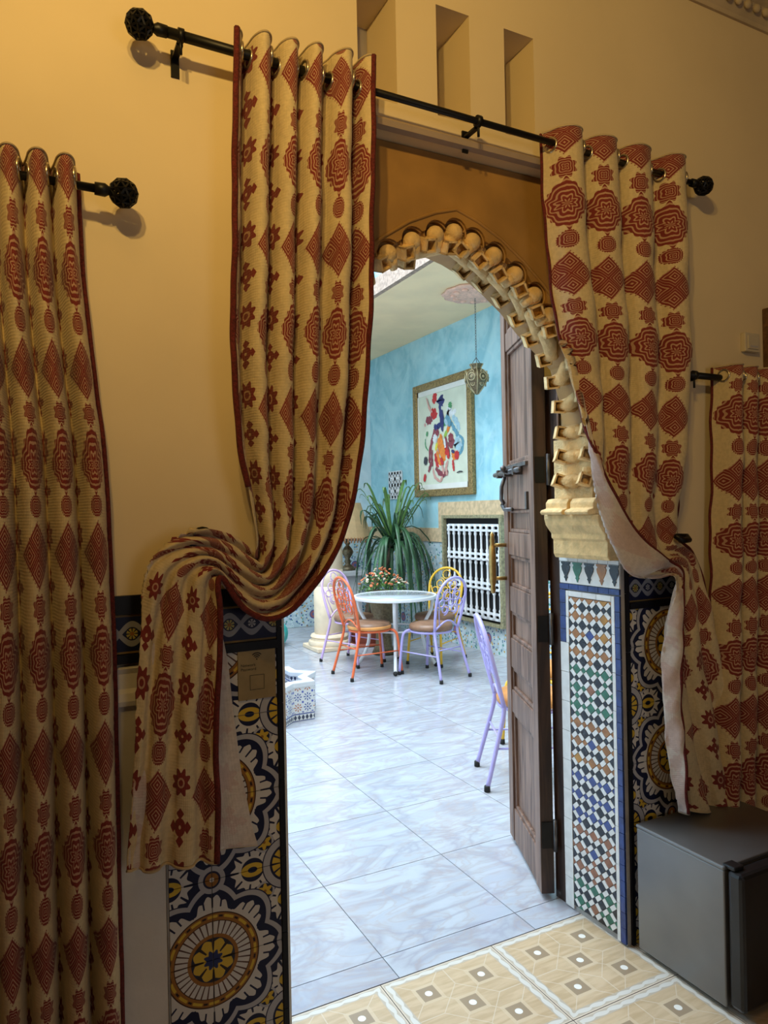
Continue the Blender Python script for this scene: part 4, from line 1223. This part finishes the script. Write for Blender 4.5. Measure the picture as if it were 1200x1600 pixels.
# painting
A0 = atx(641, 605, BX-.05); A1 = atx(736, 577, BX-.05)
A2 = atx(650, 777, BX-.05); A3 = atx(738, 773, BX-.05)
y1_, y0_ = (A0.y+A2.y)/2-.02, (A1.y+A3.y)/2; zt_ = (A0.z+A1.z)/2; zb_ = (A2.z+A3.z)/2
pic = empty('framed_painting', (BX, (y0_+y1_)/2, zb_)); tag(pic, 'abstract multicoloured figure painting in a gilt frame on the turquoise wall', 'painting')
def pp(b, n, m, bevel=0): o = b.build(n, m, pic, bevel=bevel); pin(o, pic); return o
fwid = .085
for (ya, yb, za, zb) in ((y0_, y0_+fwid, zb_, zt_), (y1_-fwid, y1_, zb_, zt_), (y0_+fwid, y1_-fwid, zb_, zb_+fwid), (y0_+fwid, y1_-fwid, zt_-fwid, zt_)):
    pp(MB().box((BX-.060, ya, za), (BX-.0005, yb, zb)), 'frame_rail', 'gilt', .012)
iy0, iy1, iz0, iz1 = y0_+fwid, y1_-fwid, zb_+fwid, zt_-fwid
lw = .06
for (ya, yb, za, zb) in ((iy0, iy0+lw*.6, iz0, iz1), (iy1-lw*.3, iy1, iz0, iz1), (iy0, iy1, iz0, iz0+lw), (iy0, iy1, iz1-lw, iz1)):
    pp(MB().box((BX-.036, ya, za), (BX-.02, yb, zb)), 'liner', 'linen')
pp(MB().box((BX-.028, iy0, iz0), (BX-.015, iy1, iz1)), 'canvas', 'canvas')
cols = dict(navy=(.03, .035, .16), red=(.62, .03, .03), orange=(.85, .25, .03), wine=(.28, .05, .07), green=(.10, .35, .14), teal=(.14, .34, .45), white=(.82, .84, .84), yellow=(.80, .70, .06), pink=(.72, .38, .32), ltblue=(.42, .62, .70), black=(.04, .04, .05), lime=(.35, .55, .08))
for k, v in cols.items(): MT['oil_'+k] = simple('oil_paint_'+k, v, .5, var=.12, scale=30, bump=.5, bscale=60)
names = list(cols)
# strokes in canvas coordinates: s from left (far end) 0..1, t from top 0..1
ST = [('pink', .012, [(.17, .02), (.22, .12), (.30, .22)]), ('red', .05, [(.36, -.01), (.36, .05), (.32, .10)]), ('navy', .085, [(.46, .06), (.48, .10), (.46, .14)]), ('navy', .03, [(.46, .12), (.48, .25), (.50, .42)]), ('red', .07, [(.27, .20), (.34, .23), (.36, .28)]), ('wine', .05, [(.16, .26), (.22, .285), (.30, .27)]), ('pink', .02, [(.12, .31), (.15, .34)]),
 ('green', .04, [(.68, .14), (.68, .22)]), ('white', .06, [(.62, .25), (.66, .24), (.64, .30)]), ('white', .03, [(.70, .28), (.80, .24)]), ('ltblue', .04, [(.72, .30), (.80, .36), (.86, .46)]), ('teal', .03, [(.70, .36), (.76, .44), (.84, .50)]), ('teal', .025, [(.78, .50), (.90, .54), (.92, .62), (.86, .70), (.74, .70)]), ('ltblue', .08, [(.76, .56), (.82, .60), (.80, .66)]),
 ('green', .05, [(.54, .32), (.60, .36)]), ('navy', .06, [(.42, .34), (.44, .40)]), ('orange', .06, [(.62, .40), (.66, .43)]), ('lime', .05, [(.56, .46), (.60, .49)]), ('wine', .03, [(.36, .38), (.30, .50), (.24, .62), (.22, .76)]), ('green', .012, [(.14, .48), (.14, .56), (.20, .62)]), ('green', .03, [(.16, .42), (.20, .44)]),
 ('wine', .06, [(.66, .48), (.70, .56), (.66, .62)]), ('yellow', .05, [(.36, .58), (.40, .60)]), ('orange', .05, [(.44, .50), (.46, .60), (.50, .70)]), ('red', .07, [(.54, .60), (.58, .70)]), ('orange', .05, [(.50, .62), (.54, .76)]), ('red', .05, [(.36, .66), (.40, .76), (.44, .80)]), ('orange', .04, [(.72, .66), (.76, .76)]), ('red', .05, [(.76, .70), (.84, .73)]), ('white', .03, [(.44, .70), (.46, .82)]),
 ('black', .05, [(.10, .72), (.18, .74)]), ('wine', .025, [(.30, .72), (.24, .80), (.20, .86)]), ('wine', .035, [(.36, .82), (.44, .88), (.54, .90), (.62, .87)]), ('pink', .025, [(.62, .76), (.58, .84), (.60, .92)]), ('pink', .02, [(.30, .82), (.34, .92), (.46, .98)]), ('pink', .02, [(.46, .98), (.50, .92)]), ('red', .05, [(.09, .91), (.14, .93)]), ('red', .02, [(.72, .76), (.74, .88)]),
 ('navy', .05, [(.40, .36), (.36, .40)]), ('wine', .04, [(.44, .42), (.38, .46)]), ('white', .05, [(.38, .46), (.34, .54)]), ('orange', .035, [(.48, .46), (.50, .56), (.56, .66)]), ('wine', .02, [(.58, .50), (.62, .60), (.66, .72)]), ('navy', .018, [(.52, .20), (.54, .32), (.52, .44)]), ('teal', .04, [(.60, .28), (.66, .34), (.68, .40)]),
 ('ltblue', .05, [(.58, .36), (.62, .33)]), ('pink', .03, [(.42, .62), (.40, .70)]), ('orange', .03, [(.40, .64), (.44, .74), (.48, .80)]), ('red', .03, [(.62, .64), (.64, .74)]), ('navy', .02, [(.70, .66), (.76, .68)]), ('red', .03, [(.48, .72), (.52, .80)]), ('white', .02, [(.56, .52), (.58, .62)]), ('pink', .02, [(.50, .80), (.54, .90)]), ('wine', .02, [(.30, .62), (.28, .72), (.30, .80)]), ('black', .008, [(.80, .90), (.86, .89), (.92, .895)]), ('pink', .018, [(.20, .04), (.26, .16), (.32, .20)])]
b = MB()
cy0, cy1, cz0, cz1 = iy0+lw*.6, iy1-lw*.3, iz0+lw, iz1-lw
for n_i, (cn, wd, pts) in enumerate(ST):
    b.cur = names.index(cn); P = []
    seq = [Vector((x, t, 0)) for x, t in pts]
    M_ = 10; ctr = [catmull(seq, i/M_) for i in range(M_+1)]
    L_, R_ = [], []
    for i in range(M_+1):
        d = ctr[min(i+1, M_)]-ctr[max(i-1, 0)]; d = Vector((-d.y, d.x, 0)); d.normalize()
        wv = wd*1.5*(.45+.55*math.sin(PI*(i+.6)/(M_+1.2)))*(1+.25*math.sin(i*2.3+n_i)); L_.append(ctr[i]+d*wv*.62); R_.append(ctr[i]-d*wv*.62)
    for i in range(M_):
        q = [L_[i], L_[i+1], R_[i+1], R_[i]]
        b.add([(BX-.0285-.0002*n_i, cy1+(cy0-cy1)*min(max(p.x, 0), 1), cz1+(cz0-cz1)*min(max(p.y, 0), 1)) for p in q], [(0, 1, 2, 3)])
pp(b, 'brush_strokes', ['oil_'+k for k in names])['kind'] = 'stuff'

# ceiling rose and lantern
rc = atz(742, 457, GZ)
ro = empty('ceiling_rose', rc); tag(ro, 'pink carved plaster ceiling rose above the hanging lantern', 'ceiling rose')
def rp(b, n, m, smooth=True): o = b.build(n, m, ro, smooth); pin(o, ro); return o
rp(MB().lathe([(.30, -.0005), (.315, -.014), (.29, -.026), (.24, -.020), (.19, -.034), (.14, -.030), (.08, -.050), (.03, -.055)], rc, 48, lob=12, lamp=.035), 'disc', 'pinkstone')
b = MB()
for k in range(12):
    t = 2*PI*k/12; b.sphere(rc+Vector((.205*math.cos(t), .205*math.sin(t), -.03)), .035, 8, 6, (1, 1, .5))
rp(b, 'petals', 'pinkstone')
lt = empty('hanging_lantern', rc-Vector((0, 0, .055))); tag(lt, 'pierced brass lantern hanging on a long chain in front of the painting', 'lantern')
def lp_(b, n, m, par=None, smooth=True): o = b.build(n, m, par or lt, smooth); pin(o, lt); return o
zl1 = at(742, 578, rc.y).z; zl0 = at(742, 617, rc.y).z; ztop = at(742, 560, rc.y).z
b = MB(); zc = rc.z-.056; k = 0
while zc > ztop+.01:
    ring = [(rc.x+.007*math.cos(t)*(k % 2), rc.y+.007*math.cos(t)*((k+1) % 2), zc-.014+.016*math.sin(t)) for t in [2*PI*i/8 for i in range(8)]]
    b.tube(ring, .0022, 4, closed=True); zc -= .026; k += 1
lp_(b, 'chain', 'iron')
b = MB()
for k in range(3):
    t = 2*PI*k/3; b.tube([(rc.x, rc.y, ztop+.01), (rc.x+.05*math.cos(t), rc.y+.05*math.sin(t), zl1+.06)], .003, 5)
lp_(b, 'hanger', 'iron')
hb = zl1+.055-zl0
pf = [(.001, 0), (.012, .03), (.03, .10), (.065, .24), (.100, .42), (.112, .56), (.105, .68), (.080, .77), (.050, .82), (.044, .88), (.060, .97), (.068, 1.0), (.055, .99), (.001, .90)]
lb = lp_(MB().lathe([(r, zl0+h*hb) for r, h in pf], (rc.x, rc.y, 0), 24), 'body', 'bronze')
b = MB()
for k in range(6):
    t = 2*PI*k/6
    b.tube([(rc.x+(r+.003)*math.cos(t), rc.y+(r+.003)*math.sin(t), zl0+h*hb) for r, h in pf[1:12]], .006, 5)
lp_(b, 'ribs', 'gold_paint', lb)
b = MB()
for k in range(6):
    t = 2*PI*(k+.5)/6
    for h, s, rr in ((.55, .036, .110), (.34, .020, .085), (.72, .018, .098)):
        c_ = Vector((rc.x+rr*math.cos(t), rc.y+rr*math.sin(t), zl0+h*hb)); tx = Vector((-math.sin(t), math.cos(t), 0))
        b.tube([c_+tx*(s*math.cos(q))+Vector((0, 0, s*math.sin(q))) for q in [2*PI*i/12 for i in range(12)]], .005, 5, closed=True)
        b.sphere(c_, s*.35, 8, 6)
lp_(b, 'filigree', 'gold_paint', lb)

# column
cb = atz(515, 1013)
co = empty('column', (cb.x, cb.y, .004)); tag(co, 'round beige stone column on a stepped base in the courtyard', 'column')
def cp_(b, n, m, smooth=False, bevel=0): o = b.build(n, m, co, smooth, bevel); pin(o, co); return o
cp_(MB().box((cb.x-.23, cb.y-.23, .005), (cb.x+.23, cb.y+.23, .05)), 'plinth', 'beige_stone', bevel=.008)
smooth_by_angle(cp_(MB().lathe([(.225, .05), (.235, .075), (.225, .10), (.20, .105), (.195, .13), (.21, .145), (.20, .165), (.175, .175)], (cb.x, cb.y, 0), 32), 'base_moulding', 'beige_stone'), 50)
for z0, z1 in ((.175, .70), (.70, .88), (.88, 1.9), (1.9, 3.3)):
    smooth_by_angle(cp_(MB().lathe([(.160, z0), (.164, z0+.006), (.164, z1-.006), (.160, z1)], (cb.x, cb.y, 0), 32), 'shaft_drum', 'beige_stone'), 50)
smooth_by_angle(cp_(MB().lathe([(.165, 3.3), (.19, 3.33), (.17, 3.36), (.20, 3.45), (.25, 3.53)], (cb.x, cb.y, 0), 32), 'capital', 'beige_stone'), 50)
cp_(MB().box((cb.x-.25, cb.y-.25, 3.53), (cb.x+.25, cb.y+.25, 3.598)), 'abacus', 'beige_stone', bevel=.008)

# lamp on pedestal behind the column
pdX, pdY = 3.62, 8.12
pe = empty('pedestal', (pdX, pdY, .004)); tag(pe, 'white plaster pedestal behind the column carrying the table lamp', 'pedestal')
def pe_(b, n, bevel=.008): o = b.build(n, 'marble_plain', pe, bevel=bevel); pin(o, pe); return o
ztab = at(560, 890, pdY).z
pe_(MB().box((pdX-.13, pdY-.13, .10), (pdX+.13, pdY+.13, ztab-.06)), 'shaft'); pe_(MB().box((pdX-.19, pdY-.19, .005), (pdX+.19, pdY+.19, .10)), 'base'); pe_(MB().box((pdX-.20, pdY-.20, ztab-.06), (pdX+.20, pdY+.20, ztab)), 'top')
la = empty('table_lamp', (pdX, pdY, ztab)); tag(la, 'table lamp with tall beige fringed shade on the white pedestal', 'lamp')
def la_(b, n, m, par=None, smooth=True): o = b.build(n, m, par or la, smooth); pin(o, la); return o
zs0 = at(550, 840, pdY).z; zs1 = at(550, 786, pdY).z
hbk = zs0-ztab+.04
la_(MB().lathe([(r, ztab+h*hbk) for r, h in ((.09, 0), (.095, .05), (.06, .12), (.03, .18), (.045, .25), (.025, .32), (.06, .44), (.072, .52), (.05, .62), (.02, .70), (.035, .76), (.018, .82), (.014, 1.1))], (pdX, pdY, 0), 18), 'lamp_base', 'bronze')
b = MB(); n = 36; vs = []
for k in range(n):
    t = 2*PI*k/n; q = 1+.012*(k % 2)
    vs += [(pdX+.30*q*math.cos(t), pdY+.30*q*math.sin(t), zs0), (pdX+.17*q*math.cos(t), pdY+.17*q*math.sin(t), zs1)]
b.add(vs, [(2*k, (2*k+2) % (2*n), (2*k+3) % (2*n), 2*k+1) for k in range(n)])
sh = la_(b, 'lamp_shade', 'lamp_shade', smooth=False)
so = sh.modifiers.new('thickness', 'SOLIDIFY'); so.thickness = .004
b = MB()
for k in range(48):
    t = 2*PI*k/48; x, y = pdX+.30*math.cos(t), pdY+.30*math.sin(t)
    b.tube([(x, y, zs0+.01), (x, y, zs0-.055)], [.007, .010], 5)
fo = la_(b, 'fringe', 'fringe_orange', sh); fo['kind'] = 'stuff'

# potted dracaena
pb = atz(574, 1013); PX, PY = pb.x+.12, pb.y+.25
po = empty('potted_plant', (PX, PY, .004)); tag(po, 'tall potted plant with long drooping dark green leaves behind the table', 'plant')
def po_(b, n, m, smooth=True): o = b.build(n, m, po, smooth); pin(o, po); return o
smooth_by_angle(po_(MB().lathe([(.16, .005), (.20, .12), (.225, .24), (.24, .25), (.24, .29), (.215, .29), (.205, .26)], (PX, PY, 0), 24), 'pot', 'terracotta'), 45)
po_(MB().lathe([(.25, .005), (.27, .03), (.25, .03)], (PX, PY, 0), 24), 'saucer', 'terracotta')
po_(MB().lathe([(.001, .265), (.204, .268), (.2, .25)], (PX, PY, 0), 20), 'soil', 'soil')
ptz = at(608, 880, PY).z
tx = at(612, 850, PY)
po_(MB().tube([(PX, PY, .24), (PX+.06, PY-.02, .6), (tx.x-.02, PY, 1.0), (tx.x, PY, tx.z)], [.045, .038, .034, .03], 10), 'trunk', 'stem')
crown = Vector((tx.x, PY, tx.z))
rnd = random.Random(11)
leafs = []
for k in range(5):
    Lh = (.55, .75, .9, .7, .6)[k]; up_ = (.40, .30, .26, .12, .55)[k]; drop = (.20, .85, 1.15, .95, .02)[k]
    b = MB(); pts = []
    for i in range(9):
        t = i/8; x = Lh*.62*(1-(1-t)**1.6); z = up_*math.sin(PI*min(1, t*1.0)*.62)*1.25-drop*t**2.4
        wd = .020*math.sin(PI*(.12+.86*t))**.7
        pts.append((x, z, wd))
    vs = []
    for x, z, wd in pts: vs += [(x, -wd, z), (x, 0, z-.007), (x, wd, z)]
    fs = []
    for i in range(8): a0 = 3*i; fs += [(a0, a0+3, a0+4, a0+1), (a0+1, a0+4, a0+5, a0+2)]
    b.add(vs, fs); q = b.build('leaf', 'leaf' if k < 3 else 'leaf2' if k == 4 else 'leaf', po, True, fix=False); so = q.modifiers.new('t', 'SOLIDIFY'); so.thickness = .002
    leafs.append(q)
cnt = 0
for i in range(92):
    src = leafs[i % 5] if i >= 5 else leafs[i]
    q = src if i < 5 else src.copy()
    if i >= 5: COL.objects.link(q)
    q.parent = po
    q.location = crown-po.location+Vector((rnd.uniform(-.03, .03), rnd.uniform(-.03, .03), rnd.uniform(-.08, .06)))
    q.rotation_euler = (0, rnd.uniform(-.25, .25), rnd.uniform(0, 2*PI)); s = rnd.uniform(.8, 1.12); q.scale = (s, s, s)

# ---------------------------------------------------------------- table
TC = Vector((3.21, 6.10, 0)); TR, TZ = .40, .70
tb = empty('bistro_table', (TC.x, TC.y, .004)); tag(tb, 'round white bistro table with glass top in the courtyard', 'table')
def tb_(b, n, m, par=None, smooth=True): o = b.build(n, m, par or tb, smooth); pin(o, tb); return o
smooth_by_angle(tb_(MB().lathe([(TR-.03, TZ-.035), (TR, TZ-.03), (TR+.004, TZ-.01), (TR, TZ), (TR-.02, TZ), (TR-.03, TZ-.02)], (TC.x, TC.y, 0), 40), 'rim', 'white_metal'), 50)
tb_(MB().lathe([(TR-.022, TZ-.012), (TR-.022, TZ-.001), (.001, TZ-.001)], (TC.x, TC.y, 0), 40), 'glass_top', 'glass_top')
fa = atz(618, 1057); ang0 = math.atan2(fa.y-TC.y, fa.x-TC.x)
for k in range(4):
    t = ang0+k*PI/2; d = Vector((math.cos(t), math.sin(t), 0))
    pts = [TC+d*(.36)+Vector((0, 0, TZ-.03)), TC+d*.34+Vector((0, 0, .55)), TC+d*.26+Vector((0, 0, .38)), TC+d*.28+Vector((0, 0, .2)), TC+d*.38+Vector((0, 0, .02))]
    seq = [catmull(pts, i/16) for i in range(17)]
    lg = tb_(MB().tube(seq, .016, 8), 'leg', 'white_metal')
    tb_(MB().sphere(pts[-1]+Vector((0, 0, .006)), .022, 10, 6), 'foot_cap', 'rubber', lg)
tb_(MB().tube([TC+Vector((.26*math.cos(t), .26*math.sin(t), .38)) for t in [2*PI*i/24 for i in range(24)]], .009, 6, closed=True), 'leg_ring', 'white_metal')

# flowers on the table
fb = atz(584, 1016); fc = Vector((fb.x, fb.y-.25, .60)); flo = empty('flowering_plant', fc); tag(flo, 'bushy orange and cream flowers in a brown planter behind the round table', 'flowers')
def fl_(b, n, m): o = b.build(n, m, flo, True); pin(o, flo); return o
fl_(MB().lathe([(.10, -.596), (.13, -.58), (.09, -.50), (.08, -.35), (.13, -.15), (.16, .05), (.15, .07), (.14, .05)], fc, 18), 'planter', 'bronze')
b = MB()
for i in range(420):
    t = rnd.uniform(0, 2*PI); r = math.sqrt(rnd.random())*.27; z = .04+.24*(1-(r/.30)**2)*rnd.uniform(.3, 1.0)
    p = fc+Vector((r*math.cos(t), r*math.sin(t), z)); d = Vector((rnd.uniform(-1, 1), rnd.uniform(-1, 1), rnd.uniform(-.2, 1))).normalized()*.032; e = d.cross(Vector((.3, .2, .9))).normalized()*.012
    b.add([p, p+d*.5+e, p+d, p+d*.5-e], [(0, 1, 2, 3)])
o = fl_(b, 'foliage', 'leaf2'); o['kind'] = 'stuff'
bm_meshes = {}
for i in range(64):
    t = rnd.uniform(0, 2*PI); r = math.sqrt(rnd.random())*.27; z = .10+.22*(1-(r/.30)**2)*rnd.uniform(.7, 1.0)
    k = 'blossom' if rnd.random() < .62 else 'blossom2'
    if k not in bm_meshes:
        b = MB()
        for h in range(5):
            a_ = 2*PI*h/5; b.sphere((.009*math.cos(a_), .009*math.sin(a_), 0), .009, 6, 4, (1, 1, .6))
        b.sphere((0, 0, .004), .006, 6, 4); q = b.build('blossom', k, flo, True); bm_meshes[k] = q.data
    else: q = link('blossom', bm_meshes[k], flo)
    q.location = (r*math.cos(t), r*math.sin(t), z); q.rotation_euler = (rnd.uniform(-.9, .9), rnd.uniform(-.9, .9), 0)

# ---------------------------------------------------------------- chairs
def make_chair(paint, cushion, edge, loc, rz, label, sc=1.0):
    o = empty('bistro_chair', (loc[0], loc[1], .004), rz); o.scale = (sc, sc, sc)
    tag(o, label, 'chair', 'painted metal bistro chairs')
    P = 'paint_'+paint
    SZ = .425
    def back(t, s):     # point in the back plane: t 0..1 height, s -1..1
        return Vector((s, -.185-.115*t, SZ+.01+.475*t))
    hoop = []
    W0, W1 = .150, .185
    for i in range(6): t = .62*i/5; hoop.append(back(t, -(W0+(W1-W0)*math.sin(t/.62*PI/2))))
    for i in range(1, 14):
        a = PI-PI*i/14; hoop.append(back(.62+.38*math.sin(a), W1*math.cos(a)))
    for i in range(6): t = .62*(5-i)/5; hoop.append(back(t, W0+(W1-W0)*math.sin(t/.62*PI/2)))
    MB().tube(hoop, .0125, 8).build('backrest_hoop', P, o, True)
    b = MB()
    def ring(cx, ct, r, turns=1.0, st=0.0, spiral=0.0):
        pts = []
        N = int(16*turns)
        for i in range(N+1):
            a = st+2*PI*turns*i/N; rr = r*(1-spiral*i/N); pts.append(back(ct+rr*math.sin(a)/.475, cx+rr*math.cos(a)))
        b.tube(pts, .006, 5)
    for sx in (-1, 1):
        ring(sx*.062, .66, .058, 1.6, PI/2, .65); ring(sx*.060, .40, .050, 1.5, -PI/2, .6)
        ring(sx*.115, .52, .032, 1.0)
        b.tube([back(.12, sx*.10), back(.3, sx*.125), back(.5, sx*.15), back(.62, sx*.17)], .005, 5)
    ring(0, .86, .042, 1.0); ring(0, .53, .028, 1.0)
    b.tube([back(.02+.16*math.sin(PI*i/10), -.145+.29*i/10) for i in range(11)], .008, 6)
    b.build('back_scrolls', P, o, True)
    MB().tube([(.185*math.cos(t), .185*math.sin(t), SZ-.012) for t in [2*PI*i/24 for i in range(24)]], .011, 6, closed=True).build('seat_ring', P, o, True)
    cu = smooth_by_angle(MB().lathe([(.17, SZ-.002), (.198, SZ+.006), (.200, SZ+.030), (.190, SZ+.052), (.12, SZ+.066), (.001, SZ+.068)], (0, 0, 0), 28).build('seat_cushion', cushion, o, True), 70)
    if edge: MB().lathe([(.199, SZ+.002), (.2035, SZ+.008), (.2035, SZ+.030), (.197, SZ+.034)], (0, 0, 0), 28).build('cushion_band', edge, cu, True)
    for sx in (-1, 1):
        for pts in ([(sx*.150, -.185, SZ+.02), (sx*.152, -.190, SZ-.04), (sx*.165, -.225, .25), (sx*.190, -.290, .012)],
                    [(sx*.10, .155, SZ-.012), (sx*.150, .185, SZ-.03), (sx*.168, .205, SZ-.10), (sx*.185, .235, .012)]):
            seq = [catmull([Vector(p) for p in pts], i/12) for i in range(13)]
            lg = MB().tube(seq, .0125, 8).build('leg', P, o, True)
            MB().lathe([(.013, .001), (.017, .003), (.016, .030), (.013, .034)], (pts[-1][0], pts[-1][1], 0), 10).build('foot_cap', 'rubber', lg, True)
    b = MB()
    for sx in (-1, 1): b.tube([(sx*.168, -.24, .22), (sx*.176, .218, .22)], .006, 5)
    b.tube([(-.163, -.215, .27), (.163, -.215, .27)], .006, 5)
    b.build('stretcher', P, o, True)
    return o
make_chair('orange', 'cushion_brown', 'cushion_orange', (2.87, 5.98), -PI/2+.06, 'orange metal bistro chair left of the round table')
make_chair('lilac', 'cushion_brown', None, (3.32, 5.62), .28, 'lilac metal bistro chair in front of the round table, back to the doorway')
make_chair('yellow', 'cushion_brown', None, (3.66, 6.12), PI/2+.55, 'yellow metal bistro chair right of the round table')
make_chair('pink', 'cushion_brown', None, (2.96, 6.52), PI+.35, 'pink metal bistro chair behind the round table, near the column')
make_chair('lilac', 'cushion_orange', None, (2.53, 3.19), -2.03, 'lilac metal bistro chair with orange cushion beside the open door')
make_chair('yellow', 'cushion_orange', None, (3.02, 3.72), PI/2+.6, 'yellow metal bistro chair seen through the gap behind the door')

# ---------------------------------------------------------------- fountain
fe = atz(492, 1124)
FC = Vector((fe.x-.28, fe.y+.28, 0)); fo = empty('star_fountain', (FC.x, FC.y, .004)); tag(fo, 'low star shaped fountain basin with zellige sides and marble rim', 'fountain')
def fo_(b, n, m, par=None, bevel=0): o = b.build(n, m, par or fo, bevel=bevel); pin(o, fo); return o
def star(R1, R2, rot=0.0):
    out = []
    # eight-pointed star: two overlapping squares
    for k in range(16):
        t = rot+2*PI*k/16; r = R1 if k % 2 == 0 else R2; out.append((FC.x+r*math.cos(t), FC.y+r*math.sin(t)))
    return out
rot0 = math.atan2(fe.y-FC.y, fe.x-FC.x)
R1 = (Vector((fe.x, fe.y, 0))-FC).length; R2 = R1*.765
FH = .285
def wallstrip(poly, z0, z1, mat, name, uo=0.0):
    b = MB(); vs = []; fs = []; uvs = []; L = 0
    n = len(poly)
    for i in range(n):
        p, q = poly[i], poly[(i+1) % n]; l = math.hypot(q[0]-p[0], q[1]-p[1]); o_ = len(vs)
        vs += [(p[0], p[1], z0), (q[0], q[1], z0), (q[0], q[1], z1), (p[0], p[1], z1)]; fs.append((o_, o_+1, o_+2, o_+3)); uvs += [(0, 0), (l, 0), (l, z1-z0), (0, z1-z0)]
    me = bpy.data.meshes.new(name); me.from_pydata(vs, [], fs); ul = me.uv_layers.new(name='UVMap')
    for lp in me.loops: ul.data[lp.index].uv = uvs[lp.vertex_index]
    me.materials.append(MT[mat]); q = link(name, me, fo); pin(q, fo); return q
outer_ = star(R1, R2, rot0); inner_ = star(R1*.80, R2*.80, rot0)
wallstrip(outer_, .005, .065, 'zellige_check', 'plinth_tiles'); wallstrip(outer_, .065, FH-.04, 'zellige_f', 'side_tiles')
wallstrip(inner_[::-1], .06, FH-.04, 'zellige_check', 'inner_tiles')
b = MB(); n = 16; so_ = star(R1*1.02, R2*1.02, rot0); si_ = star(R1*.79, R2*.79, rot0)
vs = []
for z in (FH-.04, FH):
    vs += [(x, y, z) for x, y in so_]+[(x, y, z) for x, y in si_]
fs = []
for i in range(n):
    j = (i+1) % n
    fs += [(i, j, n+j, n+i), (2*n+i, 3*n+i, 3*n+j, 2*n+j), (i, 2*n+i, 2*n+j, j), (n+i, n+j, 3*n+j, 3*n+i)]
b.add(vs, fs); fo_(b, 'marble_rim', 'marble_plain', bevel=.006)
b = MB(); b.prism(inner_, lambda x, y, d: (x, y, d), .01, .06); fo_(b, 'basin_floor', 'zellige_check')

# pouf
pxy = atz(448, 1013)-rt0*.26+fw*.12; pxy.z = 0
pf_ = empty('pouf', (pxy.x, pxy.y, .004)); tag(pf_, 'turquoise and white striped pouf by the back wall', 'pouf')
def pf2(b, n, m): o = b.build(n, m, pf_, True); pin(o, pf_); return o
prf = [(.10, .005), (.21, .02), (.25, .09), (.26, .15), (.25, .21), (.21, .27), (.10, .285), (.001, .287)]
pf2(MB().lathe(prf, (pxy.x, pxy.y, 0), 28), 'cushion', 'linen')
for k in range(7):
    t0 = 2*PI*k/7
    b = MB()
    vs = []; fs = []
    for i, (r, h) in enumerate(prf[1:7]):
        for j in range(4):
            t = t0+j*.15; vs.append((pxy.x+(r+.003)*math.cos(t), pxy.y+(r+.003)*math.sin(t), h))
    for i in range(5):
        for j in range(3): a0 = i*4+j; fs.append((a0, a0+1, a0+5, a0+4))
    b.add(vs, fs); pf2(b, 'stripe', 'turq')
